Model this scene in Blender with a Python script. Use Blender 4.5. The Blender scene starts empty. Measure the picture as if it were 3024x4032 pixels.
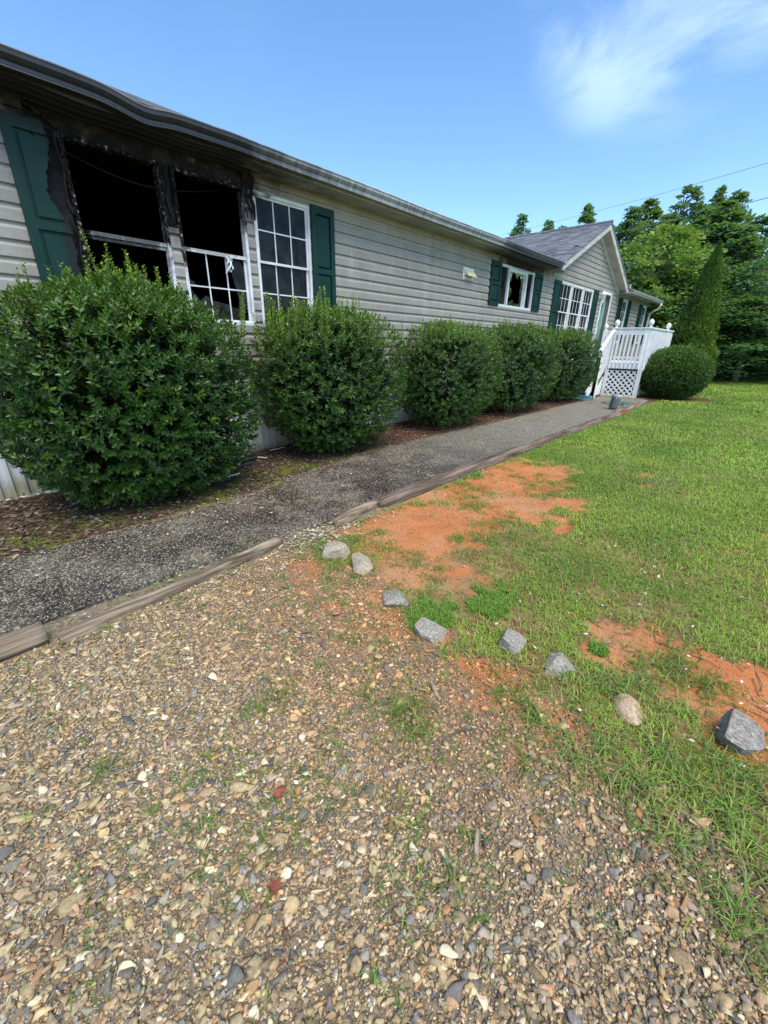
import bpy, bmesh, math, random
import numpy as np
from mathutils import Matrix, Vector

S = bpy.context.scene
COL = S.collection
rng = np.random.default_rng(7)
random.seed(7)

# ------------------------------------------------------------------ camera
def rot_cam(p, r, y):
    cy, sy, cp, sp, cr, sr = math.cos(y), math.sin(y), math.cos(p), math.sin(p), math.cos(r), math.sin(r)
    Rz = np.array([[cy, -sy, 0], [sy, cy, 0], [0, 0, 1]])
    Rx = np.array([[1, 0, 0], [0, cp, -sp], [0, sp, cp]])
    Ry = np.array([[cr, 0, sr], [0, 1, 0], [-sr, 0, cr]])
    return Rz @ Rx @ Ry
CM = rot_cam(-0.39003739, -0.01636851, -0.82951474)
CAM = np.array([0, -5.3, 1.484])
cam_d = bpy.data.cameras.new('camera')
cam = bpy.data.objects.new('camera', cam_d); COL.objects.link(cam)
right, fwd, up = CM[:, 0], CM[:, 1], CM[:, 2]
cam.matrix_world = Matrix([[right[i], up[i], -fwd[i], CAM[i]] for i in range(3)] + [[0, 0, 0, 1]])
cam_d.sensor_fit = 'HORIZONTAL'; cam_d.sensor_width = 36
cam_d.lens = 36 * 1608.75 / 3024
cam_d.clip_start = 0.02; cam_d.clip_end = 2000
S.camera = cam

# ------------------------------------------------------------------ light
SUN_EL, SUN_AZ = math.radians(60), math.radians(203)      # azimuth clockwise from +Y
world = bpy.data.worlds.new('World'); S.world = world; world.use_nodes = True
wn = world.node_tree; wn.nodes.clear()
w_out = wn.nodes.new('ShaderNodeOutputWorld'); w_bg = wn.nodes.new('ShaderNodeBackground')
sky = wn.nodes.new('ShaderNodeTexSky'); sky.sky_type = 'NISHITA'; sky.sun_disc = False
sky.sun_elevation = SUN_EL; sky.sun_rotation = SUN_AZ
sky.air_density = 1.0; sky.dust_density = 0.3; sky.ozone_density = 3.0; sky.altitude = 100
w_bg.inputs['Strength'].default_value = 0.148
wn.links.new(w_bg.outputs[0], w_out.inputs[0])
sun_d = bpy.data.lights.new('sun', 'SUN'); sun_d.energy = 2.6; sun_d.angle = math.radians(42)
sun_d.color = (1.0, 0.925, 0.80)
sun = bpy.data.objects.new('sun', sun_d); COL.objects.link(sun)
sd = Vector((math.sin(SUN_AZ) * math.cos(SUN_EL), math.cos(SUN_AZ) * math.cos(SUN_EL), math.sin(SUN_EL)))
sun.rotation_euler = sd.to_track_quat('Z', 'Y').to_euler(); sun.location = (10, -20, 30)
S.view_settings.view_transform = 'Standard'; S.view_settings.look = 'None'
S.view_settings.gamma = 1; S.view_settings.use_curve_mapping = False
S.view_settings.exposure = 0.78
S.render.engine = 'CYCLES'
S.cycles.max_bounces = 7; S.cycles.diffuse_bounces = 3; S.cycles.glossy_bounces = 3
S.cycles.transparent_max_bounces = 12; S.cycles.transmission_bounces = 4

# ------------------------------------------------------------------ node helpers
class NT:
    def __init__(self, nt): self.nt = nt
    def n(self, t, ins=None, **props):
        nd = self.nt.nodes.new('ShaderNode' + t)
        for k, v in props.items(): setattr(nd, k, v)
        for k, v in (ins or {}).items():
            s = nd.inputs[k]
            if isinstance(v, bpy.types.NodeSocket): self.nt.links.new(v, s)
            else: s.default_value = v
        return nd
    def pos(self): return self.n('NewGeometry').outputs['Position']
    def obj(self): return self.n('TexCoord').outputs['Object']
    def rnd(self): return self.n('ObjectInfo').outputs['Random']
    def col(self): return self.n('Attribute', attribute_name='Col').outputs['Color']
    def sep(self, v): return self.n('SeparateXYZ', {0: v}).outputs
    def map(self, v, sc=(1, 1, 1), rot=(0, 0, 0), loc=(0, 0, 0)):
        return self.n('Mapping', {'Vector': v, 'Scale': sc, 'Rotation': rot, 'Location': loc}).outputs[0]
    def noise(self, v, scale, detail=4, rough=.55, dist=0):
        return self.n('TexNoise', {'Vector': v, 'Scale': scale, 'Detail': detail, 'Roughness': rough, 'Distortion': dist}).outputs['Fac']
    def voro(self, v, scale, feature='F1', out='Distance', rand=1):
        return self.n('TexVoronoi', {'Vector': v, 'Scale': scale, 'Randomness': rand}, feature=feature).outputs[out]
    def ramp(self, f, stops, interp='LINEAR'):
        nd = self.n('ValToRGB', {0: f}); cr = nd.color_ramp; cr.interpolation = interp
        while len(cr.elements) < len(stops): cr.elements.new(0.5)
        for e, (p, c) in zip(cr.elements, stops):
            e.position = p; e.color = (c, c, c, 1) if not hasattr(c, '__len__') else (*c[:3], 1)
        return nd.outputs[0]
    def m(self, op, a, b=0.0, c=0.0, clamp=False):
        return self.n('Math', {0: a, 1: b, 2: c}, operation=op, use_clamp=clamp).outputs[0]
    def mix(self, f, a, b, blend='MIX'):
        nd = self.n('Mix', data_type='RGBA', blend_type=blend)
        for idx, v in ((0, f), (6, a), (7, b)):
            s = nd.inputs[idx]
            if isinstance(v, bpy.types.NodeSocket): self.nt.links.new(v, s)
            else: s.default_value = v if idx == 0 else ((*v[:3], 1) if hasattr(v, '__len__') else (v, v, v, 1))
        return nd.outputs[2]
    def step(self, v, a, b):
        return self.n('MapRange', {0: v, 1: a, 2: b, 3: 0.0, 4: 1.0}, interpolation_type='SMOOTHSTEP').outputs[0]
    def bump(self, h, strength=.3, dist=.01, normal=None):
        ins = {'Height': h, 'Strength': strength, 'Distance': dist}
        if normal is not None: ins['Normal'] = normal
        return self.n('Bump', ins).outputs[0]

def new_mat(name):
    m = bpy.data.materials.new(name); m.use_nodes = True
    nt = m.node_tree; b = nt.nodes['Principled BSDF']
    return m, NT(nt), b
def fin(m, N, b, color=None, rough=None, normal=None, spec=None, **kw):
    for k, v in (('Base Color', color), ('Roughness', rough), ('Normal', normal), ('Specular IOR Level', spec)):
        if v is None: continue
        if isinstance(v, bpy.types.NodeSocket): N.nt.links.new(v, b.inputs[k])
        else: b.inputs[k].default_value = (*v, 1) if k == 'Base Color' else v
    for k, v in kw.items(): b.inputs[k.replace('_', ' ')].default_value = v
    return m

# clouds in the sky
W = NT(wn)
dirv = W.n('TexCoord').outputs['Generated']
d0 = np.array([(2760 - 1512) / 1608.75, 1, -(-260 - 2016) / 1608.75]); d0 = CM @ d0; d0 /= np.linalg.norm(d0)
# stretched wisps: axis along the direction they run in the photograph
ax = CM @ np.array([0.86, 0.1, 0.5]); ax -= d0 * ax.dot(d0); ax /= np.linalg.norm(ax); bx = np.cross(d0, ax)
def dotn(v): return W.n('VectorMath', {0: dirv, 1: tuple(v)}, operation='DOT_PRODUCT').outputs['Value']
cv = W.n('CombineXYZ', {0: W.m('MULTIPLY', dotn(ax), 1.0), 1: W.m('MULTIPLY', dotn(bx), 2.6), 2: dotn(d0)}).outputs[0]
c1 = W.noise(cv, 3.2, 7, .58, .6); c2 = W.noise(cv, 1.3, 3, .5, .3)
dens = W.m('MULTIPLY', W.step(c1, .38, .66), W.step(c2, .30, .55))
patch = W.step(dotn(d0), .972, .993)
wide = W.m('MULTIPLY', W.step(W.noise(dirv, 1.7, 5, .5), .58, .8), .35)
dens = W.m('MULTIPLY', W.m('MAXIMUM', W.m('MULTIPLY', dens, patch), W.m('MULTIPLY', wide, .2)), .48)
skycol = W.n('HueSaturation', {'Saturation': 1.13, 'Value': 1.1, 'Color': sky.outputs[0]}).outputs[0]
wn.links.new(W.mix(dens, skycol, (5.2, 6.3, 7.2)), w_bg.inputs[0])

# ------------------------------------------------------------------ scene helpers
def tag(o, label=None, cat=None, group=None, kind=None):
    for k, v in (('label', label), ('category', cat), ('group', group), ('kind', kind)):
        if v: o[k] = v
    return o
def thing(name, label, cat, loc=(0, 0, 0), rz=0, group=None):
    o = bpy.data.objects.new(name, None); o.empty_display_size = .1; COL.objects.link(o)
    o.location = loc; o.rotation_euler = (0, 0, rz)
    return tag(o, label, cat, group)
def link(name, me, parent=None):
    o = bpy.data.objects.new(name, me); COL.objects.link(o)
    if parent: o.parent = parent
    return o
def mesh(name, V, F, mat, cols=None, smooth=False):
    me = bpy.data.meshes.new(name)
    V = np.asarray(V, dtype=np.float32)
    if isinstance(F, np.ndarray):
        nf, k = F.shape
        me.vertices.add(len(V)); me.vertices.foreach_set('co', V.ravel())
        me.loops.add(nf * k); me.loops.foreach_set('vertex_index', F.astype(np.int32).ravel())
        me.polygons.add(nf); me.polygons.foreach_set('loop_start', np.arange(0, nf * k, k, dtype=np.int32))
        me.update(calc_edges=True)
    else:
        me.from_pydata(V.tolist(), [], F); me.update()
    if smooth: me.polygons.foreach_set('use_smooth', np.ones(len(me.polygons), dtype=bool))
    if cols is not None:
        a = me.attributes.new('Col', 'FLOAT_COLOR', 'POINT')
        c = np.ones((len(V), 4), dtype=np.float32); c[:, :3] = cols
        a.data.foreach_set('color', c.ravel())
    me.materials.append(mat)
    return me
def mk(name, V, F, mat, parent=None, cols=None, smooth=False):
    return link(name, mesh(name, V, F, mat, cols, smooth), parent)
class MB:
    def __init__(s): s.V = []; s.F = []
    def add(s, V, F):
        o = len(s.V); s.V += [tuple(map(float, v)) for v in V]; s.F += [[int(i) + o for i in f] for f in F]; return s
    def box(s, x0, x1, y0, y1, z0, z1):
        return s.add([(x0, y0, z0), (x1, y0, z0), (x1, y1, z0), (x0, y1, z0), (x0, y0, z1), (x1, y0, z1), (x1, y1, z1), (x0, y1, z1)],
                     [(3, 2, 1, 0), (4, 5, 6, 7), (0, 1, 5, 4), (1, 2, 6, 5), (2, 3, 7, 6), (3, 0, 4, 7)])
    def beam(s, a, b, w, h, upv=(0, 0, 1)):
        a, b = np.array(a, float), np.array(b, float); t = b - a; t /= np.linalg.norm(t)
        sdv = np.cross(t, upv); sdv /= np.linalg.norm(sdv); u = np.cross(sdv, t)
        V = [p + sdv * i * w / 2 + u * j * h / 2 for p in (a, b) for i, j in ((-1, -1), (1, -1), (1, 1), (-1, 1))]
        return s.add(V, [(3, 2, 1, 0), (4, 5, 6, 7), (0, 1, 5, 4), (1, 2, 6, 5), (2, 3, 7, 6), (3, 0, 4, 7)])
    def tube(s, pts, r, n=6, cap=True):
        V, F = tube(pts, r, n, cap); return s.add(V, F)
    def sweep(s, prof, axis_pts, closed=False):
        # prof: list of (y,z); axis_pts: list of (x, dy, dz)
        m = len(prof); V = []; F = []
        for (x, dy, dz) in axis_pts: V += [(x, y + dy, z + dz) for y, z in prof]
        for i in range(len(axis_pts) - 1):
            for j in range(m if closed else m - 1):
                a = i * m + j; b = i * m + (j + 1) % m
                F.append((a, b, b + m, a + m))
        if closed:
            F.append(tuple(range(m))[::-1]); F.append(tuple((len(axis_pts) - 1) * m + k for k in range(m)))
        return s.add(V, F)
    def lathe(s, prof, c, n=12):
        V = []; F = []; m = len(prof)
        for r, z in prof:
            for k in range(n):
                t = 2 * math.pi * k / n; V.append((c[0] + r * math.cos(t), c[1] + r * math.sin(t), c[2] + z))
        for i in range(m - 1):
            for k in range(n):
                a = i * n + k; b = i * n + (k + 1) % n; F.append((a, b, b + n, a + n))
        return s.add(V, F)
    def prism(s, poly, y0, y1):          # polygon in (x,z) with thickness in y
        n = len(poly); V = [(x, y0, z) for x, z in poly] + [(x, y1, z) for x, z in poly]
        F = [tuple(range(n)), tuple(range(2 * n - 1, n - 1, -1))] + [(i, i + n, (i + 1) % n + n, (i + 1) % n) for i in range(n)]
        return s.add(V, F)
    def mesh(s, name, mat, smooth=False): return mesh(name, s.V, s.F, mat, smooth=smooth)
    def build(s, name, mat, parent=None, smooth=False): return link(name, s.mesh(name, mat, smooth), parent)
def tube(pts, r, n=6, cap=True):
    pts = np.asarray(pts, float); k = len(pts); r = np.broadcast_to(r, (k,)); V = []; F = []
    t = np.gradient(pts, axis=0); t /= np.linalg.norm(t, axis=1)[:, None] + 1e-9
    ref = np.array([0, 0, 1.]) if abs(t[0][2]) < .9 else np.array([1., 0, 0])
    for i in range(k):
        u = np.cross(t[i], ref); u /= np.linalg.norm(u) + 1e-9; v = np.cross(t[i], u)
        for j in range(n):
            a = 2 * math.pi * j / n; V.append(pts[i] + r[i] * (u * math.cos(a) + v * math.sin(a)))
    for i in range(k - 1):
        for j in range(n):
            a = i * n + j; b = i * n + (j + 1) % n; F.append((a, a + n, b + n, b))
    if cap: F.append(tuple(range(n))); F.append(tuple((k - 1) * n + j for j in range(n))[::-1])
    return V, F
def hash2(ix, iy, seed):
    h = (ix.astype(np.int64) * 374761393 + iy.astype(np.int64) * 668265263 + seed * 1442695041) & 0xffffffff
    h = ((h ^ (h >> 13)) * 1274126177) & 0xffffffff
    return ((h ^ (h >> 16)) & 0xffff) / 65535.0
def vnoise(x, y, seed=0):
    ix, iy = np.floor(x), np.floor(y); fx, fy = x - ix, y - iy
    fx = fx * fx * (3 - 2 * fx); fy = fy * fy * (3 - 2 * fy)
    a, b, c, d = hash2(ix, iy, seed), hash2(ix + 1, iy, seed), hash2(ix, iy + 1, seed), hash2(ix + 1, iy + 1, seed)
    return (a * (1 - fx) + b * fx) * (1 - fy) + (c * (1 - fx) + d * fx) * fy
def fbm(x, y, seed=0, o=4):
    x, y = np.asarray(x, float), np.asarray(y, float); s = 0; a = .5; t = 0
    for i in range(o): s = s + a * vnoise(x, y, seed + i * 17); t += a; x = x * 2.03; y = y * 2.03; a *= .5
    return s / t
def sstep(x, a, b):
    t = np.clip((x - a) / (b - a), 0, 1); return t * t * (3 - 2 * t)
def unit(v): return v / (np.linalg.norm(v, axis=-1, keepdims=True) + 1e-9)
def lerp(a, b, t): return a + (b - a) * t

# ------------------------------------------------------------------ terrain functions
def G(x): return 0.011 * np.clip(x, 0, 8)
def path_far(x): return np.interp(x, [-4, 0, 1.1, 2.1, 2.9, 4.2, 6.5, 8, 14], [-1.55, -1.56, -1.58, -1.54, -1.38, -1.2, -1.25, -1.35, -1.33])
def path_near(x): return np.interp(x, [-4, 0, 1.6, 2.2, 4, 7, 14], [-2.62, -2.62, -2.66, -2.76, -2.68, -2.76, -2.74])
def drive_edge(y): return np.interp(y, [-9, -6.5, -5.7, -5.5, -5.2, -4.8, -4.4, -3.9, -3.3, -3.0, -2.9], [.7, 1.0, 1.18, 1.32, 1.42, 1.5, 1.46, 1.58, 1.66, 1.7, 1.9])
CLAY1 = np.array([(5.2, -2.95), (5.1, -3.5), (4.5, -4.15), (3.5, -4.45), (2.8, -4.0), (2.35, -3.85), (2.0, -4.25), (1.5, -4.15), (1.5, -3.6), (1.7, -3.1), (2.0, -2.93)])
CLAY2 = np.array([(1.95, -5.03), (2.3, -5.13), (2.35, -5.35), (2.25, -5.6), (2.2, -5.9), (1.75, -6.0), (1.6, -5.7), (1.66, -5.42), (1.85, -5.3)])
def polysd(x, y, P):
    x, y = np.asarray(x, float), np.asarray(y, float)
    d = np.full(x.shape, 1e9); ins = np.zeros(x.shape, bool); n = len(P)
    for i in range(n):
        a, b = P[i], P[(i + 1) % n]; e = b - a
        t = np.clip(((x - a[0]) * e[0] + (y - a[1]) * e[1]) / e.dot(e), 0, 1)
        d = np.minimum(d, np.hypot(x - a[0] - t * e[0], y - a[1] - t * e[1]))
        c = ((a[1] > y) != (b[1] > y)) & (x < (b[0] - a[0]) * (y - a[1]) / (b[1] - a[1] + 1e-12) + a[0])
        ins ^= c
    return np.where(ins, -d, d)
def clay_mask(x, y):
    n = (fbm(x * 2.2, y * 2.2, 3, 5) - .5) * 1.0 + (fbm(x * 7, y * 7, 4, 4) - .5) * .5
    a = 1 - sstep(polysd(x, y, CLAY1) + n * 1.3, -.38, .3)
    b = 1 - sstep(polysd(x, y, CLAY2) + n * 1.0, -.2, .16)
    # small bare spots through the near lawn
    far = np.clip((9 - x) / 6, 0, 1)
    c = sstep(fbm(x * 1.3 + 7, y * 1.6, 23, 4), .66, .74) * far * (x > 1.7) * (y < -2.95)
    return np.maximum(np.maximum(a, b), c * .8)
def lawn_mask(x, y):
    e = drive_edge(y) + (fbm(x * 3, y * 3, 11, 4) - .5) * .5
    l = sstep(x - e, -.06, .16) * (y < -2.92 + .06 * fbm(x * 2, y, 5))
    far = sstep(x, 14, 15.5) * (y < -.2)
    return np.maximum(l, np.maximum(far * (y < -1.0), (x > 24) * 1.0))

# ------------------------------------------------------------------ materials
def soot_nodes(N, blobs, k=.55, sc=5.0):
    p = N.pos(); x, y, z = N.sep(p)[:3]
    nz = N.m('MULTIPLY', N.m('SUBTRACT', N.noise(p, sc, 6, .6, .4), .5), k * 2)
    tot = None
    for cx, cz, rx, rz, st in blobs:
        a = N.m('POWER', N.m('ABSOLUTE', N.m('DIVIDE', N.m('SUBTRACT', x, cx), rx)), 2)
        b = N.m('POWER', N.m('ABSOLUTE', N.m('DIVIDE', N.m('SUBTRACT', z, cz), rz)), 2)
        v = N.m('ADD', N.m('SQRT', N.m('ADD', a, b)), nz)
        mk_ = N.m('MULTIPLY', N.m('SUBTRACT', 1.0, N.step(v, .55, 1.15)), st)
        tot = mk_ if tot is None else N.m('MAXIMUM', tot, mk_)
    return tot
SOOT_WALL = [(2.1, 3.42, 1.9, .42, 1.0), (1.3, 2.75, .22, .7, .8), (10.55, 3.45, 1.75, .46, 1.0), (3.32, 3.15, .16, .42, .8), (2.3, 2.95, .16, .5, .8)]
SOOT_EAVE = [(1.3, 3.45, 3.0, .8, 1.0), (10.5, 3.42, 1.9, .5, 1.0)]
SOOT_WIN = [(1.85, 3.15, .7, .36, 1.0), (1.42, 2.6, .16, 1.1, 1.0), (2.31, 2.95, .26, .8, 1.0), (2.85, 3.19, .7, .2, 1.0), (1.8, 2.45, .6, .12, .85), (3.22, 3.0, .12, .4, .95), (2.75, 2.47, .4, .05, .5), (10.6, 3.22, .9, .07, .45)]

m, N, b = new_mat('siding'); p = N.pos(); z = N.sep(p)[2]
blot = N.noise(p, 1.7, 6, .62); strk = N.noise(N.map(p, (5.5, 1, .9)), 1.0, 5, .6); fine = N.noise(p, 55, 3)
c = N.ramp(blot, [(.3, (.245, .225, .19)), (.7, (.385, .36, .31))])
c = N.mix(N.step(strk, .52, .75), c, (.47, .445, .395)); c = N.mix(N.m('MULTIPLY', N.step(strk, .5, .25), .55), c, (.17, .155, .13))
c = N.mix(.35, c, N.ramp(fine, [(.3, (.24, .22, .19)), (.7, (.41, .385, .34))]))
fr = N.m('FRACT', N.m('DIVIDE', N.m('SUBTRACT', z, 1.036), .139))
c = N.mix(N.m('MULTIPLY', N.m('MULTIPLY', N.step(fr, .62, .72), N.step(N.noise(N.map(p, (2.2, 1, 6)), 1, 4), .3, .55)), .5), c, (.47, .445, .39))  # upper bevel of each lap coloured lighter, standing for sky light on it
c = N.mix(N.m('MULTIPLY', N.rnd(), .14), c, (.22, .21, .19))
so = soot_nodes(N, SOOT_WALL); c = N.mix(so, c, N.ramp(N.noise(p, 9, 5), [(.35, (.008, .008, .009)), (.75, (.05, .04, .035))]))
M_SIDING = fin(m, N, b, c, N.ramp(blot, [(.3, .55), (.7, .75)]), N.bump(fine, .15, .003), .35)

m, N, b = new_mat('white_vinyl'); p = N.pos()
c = N.ramp(N.noise(p, 6, 5), [(.3, (.62, .63, .62)), (.6, (.8, .81, .81))])
so = soot_nodes(N, SOOT_WIN, .75, 9); c = N.mix(so, c, N.ramp(N.noise(p, 30, 4), [(.42, (.006, .006, .006)), (.6, (.03, .026, .023)), (.68, (.26, .24, .21)), (.78, (.6, .58, .54))]))
M_VINYL = fin(m, N, b, c, N.m('ADD', .45, N.m('MULTIPLY', so, .5)), N.bump(N.m('MULTIPLY', N.noise(p, 45, 4), so), .7, .01), N.m('SUBTRACT', .4, N.m('MULTIPLY', so, .3)))

m, N, b = new_mat('white_paint'); p = N.pos()
c = N.ramp(N.noise(p, 3.5, 6), [(.32, (.70, .70, .67)), (.55, (.82, .825, .81))])
zz = N.sep(p)[2]; c = N.mix(N.m('MULTIPLY', N.m('SUBTRACT', 1.0, N.step(zz, .06, .3)), N.ramp(N.noise(p, 12, 4), [(.4, .0), (.65, .55)])), c, (.3, .32, .2))
M_WHITE = fin(m, N, b, c, .5, N.bump(N.noise(p, 60, 3), .1, .002), .35)

m, N, b = new_mat('green_shutter'); p = N.pos()
c = N.ramp(N.noise(p, 4, 5), [(.3, (.003, .027, .020)), (.7, (.005, .040, .030))])
c = N.mix(N.m('MULTIPLY', N.ramp(N.noise(p, 18, 5), [(.56, 0), (.75, .5)]), 1), c, (.018, .06, .048))
so = soot_nodes(N, [(1.36, 2.7, .1, .9, .9), (1.1, 3.28, .6, .16, .85), (1.33, 2.2, .1, .4, .8)], .6, 9)
c = N.mix(so, c, (.012, .012, .012))
M_SHUT = fin(m, N, b, c, .5, N.bump(N.noise(N.map(p, (40, 40, 4)), 1, 3), .12, .002), .25)

m, N, b = new_mat('gutter_metal'); p = N.pos()
st = N.noise(N.map(p, (22, 1, 1.2)), 1, 4, .6)
c = N.ramp(st, [(.3, (.17, .185, .19)), (.6, (.42, .44, .44)), (.8, (.56, .57, .57))])
xx = N.sep(p)[0]; c = N.mix(N.step(xx, 15, 17), c, (.55, .57, .55))
so = soot_nodes(N, SOOT_EAVE, .5, 3); c = N.mix(N.m('MULTIPLY', so, .95), c, (.014, .015, .018))
M_GUT = fin(m, N, b, c, .38, None, .5)
m, N, b = new_mat('gutter_lip'); p = N.pos()
c = N.mix(N.step(N.noise(p, 4, 4), .35, .7), (.28, .29, .30), (.55, .57, .58)); c = N.mix(N.m('MULTIPLY', soot_nodes(N, SOOT_EAVE, .5, 3), .72), c, (.03, .03, .033))
M_LIP = fin(m, N, b, c, .3, None, .6)
m, N, b = new_mat('soffit'); p = N.pos()
c = N.ramp(N.noise(p, 2.5, 6), [(.3, (.27, .265, .24)), (.7, (.42, .41, .37))])
so = soot_nodes(N, SOOT_EAVE, .5, 3); c = N.mix(N.m('MULTIPLY', so, .97), c, (.012, .012, .013))
M_SOFF = fin(m, N, b, c, .6)
m, N, b = new_mat('rake_trim'); p = N.pos()
c = N.ramp(N.noise(N.map(p, (3, 3, 8)), 1, 6), [(.3, (.36, .345, .3)), (.7, (.6, .585, .53))])
M_RAKE = fin(m, N, b, c, .6)

m, N, b = new_mat('char'); p = N.pos()
nz = N.noise(p, 7, 7, .65, .8)
c = N.ramp(nz, [(.3, (.006, .006, .007)), (.54, (.018, .017, .018)), (.68, (.05, .042, .04)), (.82, (.14, .115, .10))])
c = N.mix(N.ramp(N.noise(p, 3.3, 5, .6, .5), [(.62, 0), (.72, .6)]), c, (.28, .24, .2))
M_CHAR = fin(m, N, b, c, .85, N.bump(N.noise(p, 22, 6), .8, .02), .25)
m, N, b = new_mat('room_char'); p = N.pos()
c = N.ramp(N.noise(p, 2, 6), [(.3, (.004, .004, .005)), (.7, (.02, .018, .017))])
M_ROOMC = fin(m, N, b, c, .9, None, .1)
m, N, b = new_mat('room_plain'); p = N.pos()
M_ROOM = fin(m, N, b, N.ramp(N.noise(p, 1, 3), [(.3, (.06, .05, .045)), (.7, (.10, .085, .07))]), .9, None, .1)
m, N, b = new_mat('ash_rubble'); p = N.obj()
M_ASH = fin(m, N, b, N.ramp(N.noise(p, 9, 6), [(.3, (.02, .018, .017)), (.55, (.1, .09, .08)), (.75, (.32, .29, .26))]), .9, N.bump(N.noise(p, 20, 5), .8, .02))

m, N, b = new_mat('window_glass'); nt = m.node_tree; nt.nodes.remove(b)
p = N.pos(); dirt = N.noise(p, 5, 6)
tr = N.n('BsdfTransparent', {'Color': (.30, .32, .33, 1)}); gl = N.n('BsdfGlossy', {'Roughness': .015, 'Color': (.9, .93, .95, 1)})
df = N.n('BsdfDiffuse', {'Color': (.22, .23, .22, 1)})
lw = N.n('LayerWeight', {'Blend': .19}).outputs['Fresnel']
mx = N.n('MixShader', {0: lw}); nt.links.new(tr.outputs[0], mx.inputs[1]); nt.links.new(gl.outputs[0], mx.inputs[2])
mx2 = N.n('MixShader', {0: N.ramp(dirt, [(.4, .03), (.7, .16)])}); nt.links.new(mx.outputs[0], mx2.inputs[1]); nt.links.new(df.outputs[0], mx2.inputs[2])
nt.links.new(mx2.outputs[0], nt.nodes['Material Output'].inputs[0]); M_GLASS = m

m, N, b = new_mat('skirting_vinyl'); p = N.pos(); x, y, z = N.sep(p)[:3]
c = N.ramp(N.noise(p, 3, 6), [(.3, (.50, .52, .53)), (.7, (.66, .68, .69))])
grime = N.m('MULTIPLY', N.m('SUBTRACT', 1.0, N.step(N.m('ADD', z, N.m('MULTIPLY', N.noise(p, 9, 5), .25)), .1, .42)), .85)
c = N.mix(grime, c, N.ramp(N.noise(p, 16, 5), [(.35, (.09, .065, .035)), (.65, (.32, .28, .17))]))
c = N.mix(N.m('MULTIPLY', N.m('MULTIPLY', N.step(N.noise(p, 4.5, 5), .45, .65), N.m('SUBTRACT', 1.0, N.step(x, .5, 1.2))), .8), c, (.32, .31, .17))
M_SKIRT = fin(m, N, b, c, .5, None, .35)
m2 = m.copy(); m2.name = 'skirting_vented'; N2 = NT(m2.node_tree); b2 = m2.node_tree.nodes['Principled BSDF']
src = b2.inputs['Base Color'].links[0].from_socket
p2 = N2.pos(); mp = N2.map(p2, (62, 1, 40), (0, 0, 0)); x2, _, z2 = N2.sep(mp)[:3]
fx = N2.m('ABSOLUTE', N2.m('SUBTRACT', N2.m('FRACT', N2.m('ADD', x2, N2.m('MULTIPLY', N2.m('FLOOR', z2), .5))), .5))
fz = N2.m('ABSOLUTE', N2.m('SUBTRACT', N2.m('FRACT', z2), .5))
hole = N2.m('MULTIPLY', N2.m('LESS_THAN', fx, .27), N2.m('LESS_THAN', fz, .2))
m2.node_tree.links.new(N2.mix(hole, src, (.05, .055, .06)), b2.inputs['Base Color']); M_VENT = m2

def shingle_mat(name, use_rnd):
    m, N, b = new_mat(name); p = N.pos()
    f = N.rnd() if use_rnd else N.voro(N.map(p, (3, 7, 1)), 1, out='Color')
    c = N.ramp(f, [(0, (.085, .09, .105)), (.35, (.13, .135, .15)), (.7, (.19, .195, .21)), (1, (.29, .295, .305))])
    c = N.mix(.5, c, N.ramp(N.noise(p, 160, 2), [(.3, (.07, .072, .08)), (.7, (.27, .275, .29))]))
    return fin(m, N, b, c, .85, N.bump(N.noise(p, 160, 2), .4, .004), .2)
M_SHING = shingle_mat('shingle', True); M_ROOF = shingle_mat('roofing', False)

m, N, b = new_mat('door_teal'); p = N.pos()
M_DOOR = fin(m, N, b, N.ramp(N.noise(p, 4, 4), [(.3, (.13, .30, .24)), (.7, (.2, .42, .34))]), .4)
m, N, b = new_mat('brown_jamb'); p = N.pos()
M_JAMB = fin(m, N, b, N.ramp(N.noise(N.map(p, (20, 20, 2)), 1, 4), [(.3, (.09, .075, .065)), (.7, (.18, .15, .13))]), .6)
m, N, b = new_mat('metal_dark'); M_METAL = fin(m, N, b, (.12, .12, .12), .4, None, .5, Metallic=.8)
m, N, b = new_mat('yellowed_plastic'); p = N.pos()
M_YELLOW = fin(m, N, b, N.ramp(N.noise(p, 9, 4), [(.3, (.62, .54, .32)), (.7, (.8, .74, .52))]), .5)
m, N, b = new_mat('lamp_glass'); M_LAMPG = fin(m, N, b, (.75, .78, .76), .15, None, .5, Transmission_Weight=.6)

def wood_mat(name, dark, light, axis=0, k=1.0):
    m, N, b = new_mat(name); p = N.obj(); sc = [26 * k, 26 * k, 26 * k]; sc[axis] = 1.3 * k
    g = N.noise(N.map(p, sc), 1, 6, .65, .3); g2 = N.noise(N.map(p, [s * 2.7 for s in sc]), 1, 4, .6)
    c = N.ramp(g, [(.28, tuple(.25 * d for d in dark)), (.42, dark), (.62, light), (.8, tuple(min(1, 1.35 * l) for l in light))])
    c = N.mix(N.m('MULTIPLY', N.step(N.noise(p, 2.2, 5), .45, .7), .45), c, dark)
    return fin(m, N, b, c, .85, N.bump(N.m('ADD', g, N.m('MULTIPLY', g2, .5)), .75, .012), .2)
M_TIMBER = wood_mat('weathered_timber', (.13, .095, .063), (.38, .30, .21))
M_TIMBER2 = wood_mat('brown_timber', (.11, .075, .055), (.28, .215, .165))
M_ROT = wood_mat('rotten_wood', (.16, .05, .02), (.42, .17, .07), 0, .8)
M_STEP = wood_mat('step_wood', (.09, .07, .055), (.22, .18, .145), 1)
M_STICK = wood_mat('pale_stick', (.3, .22, .14), (.52, .42, .29), 0, 2)

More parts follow.
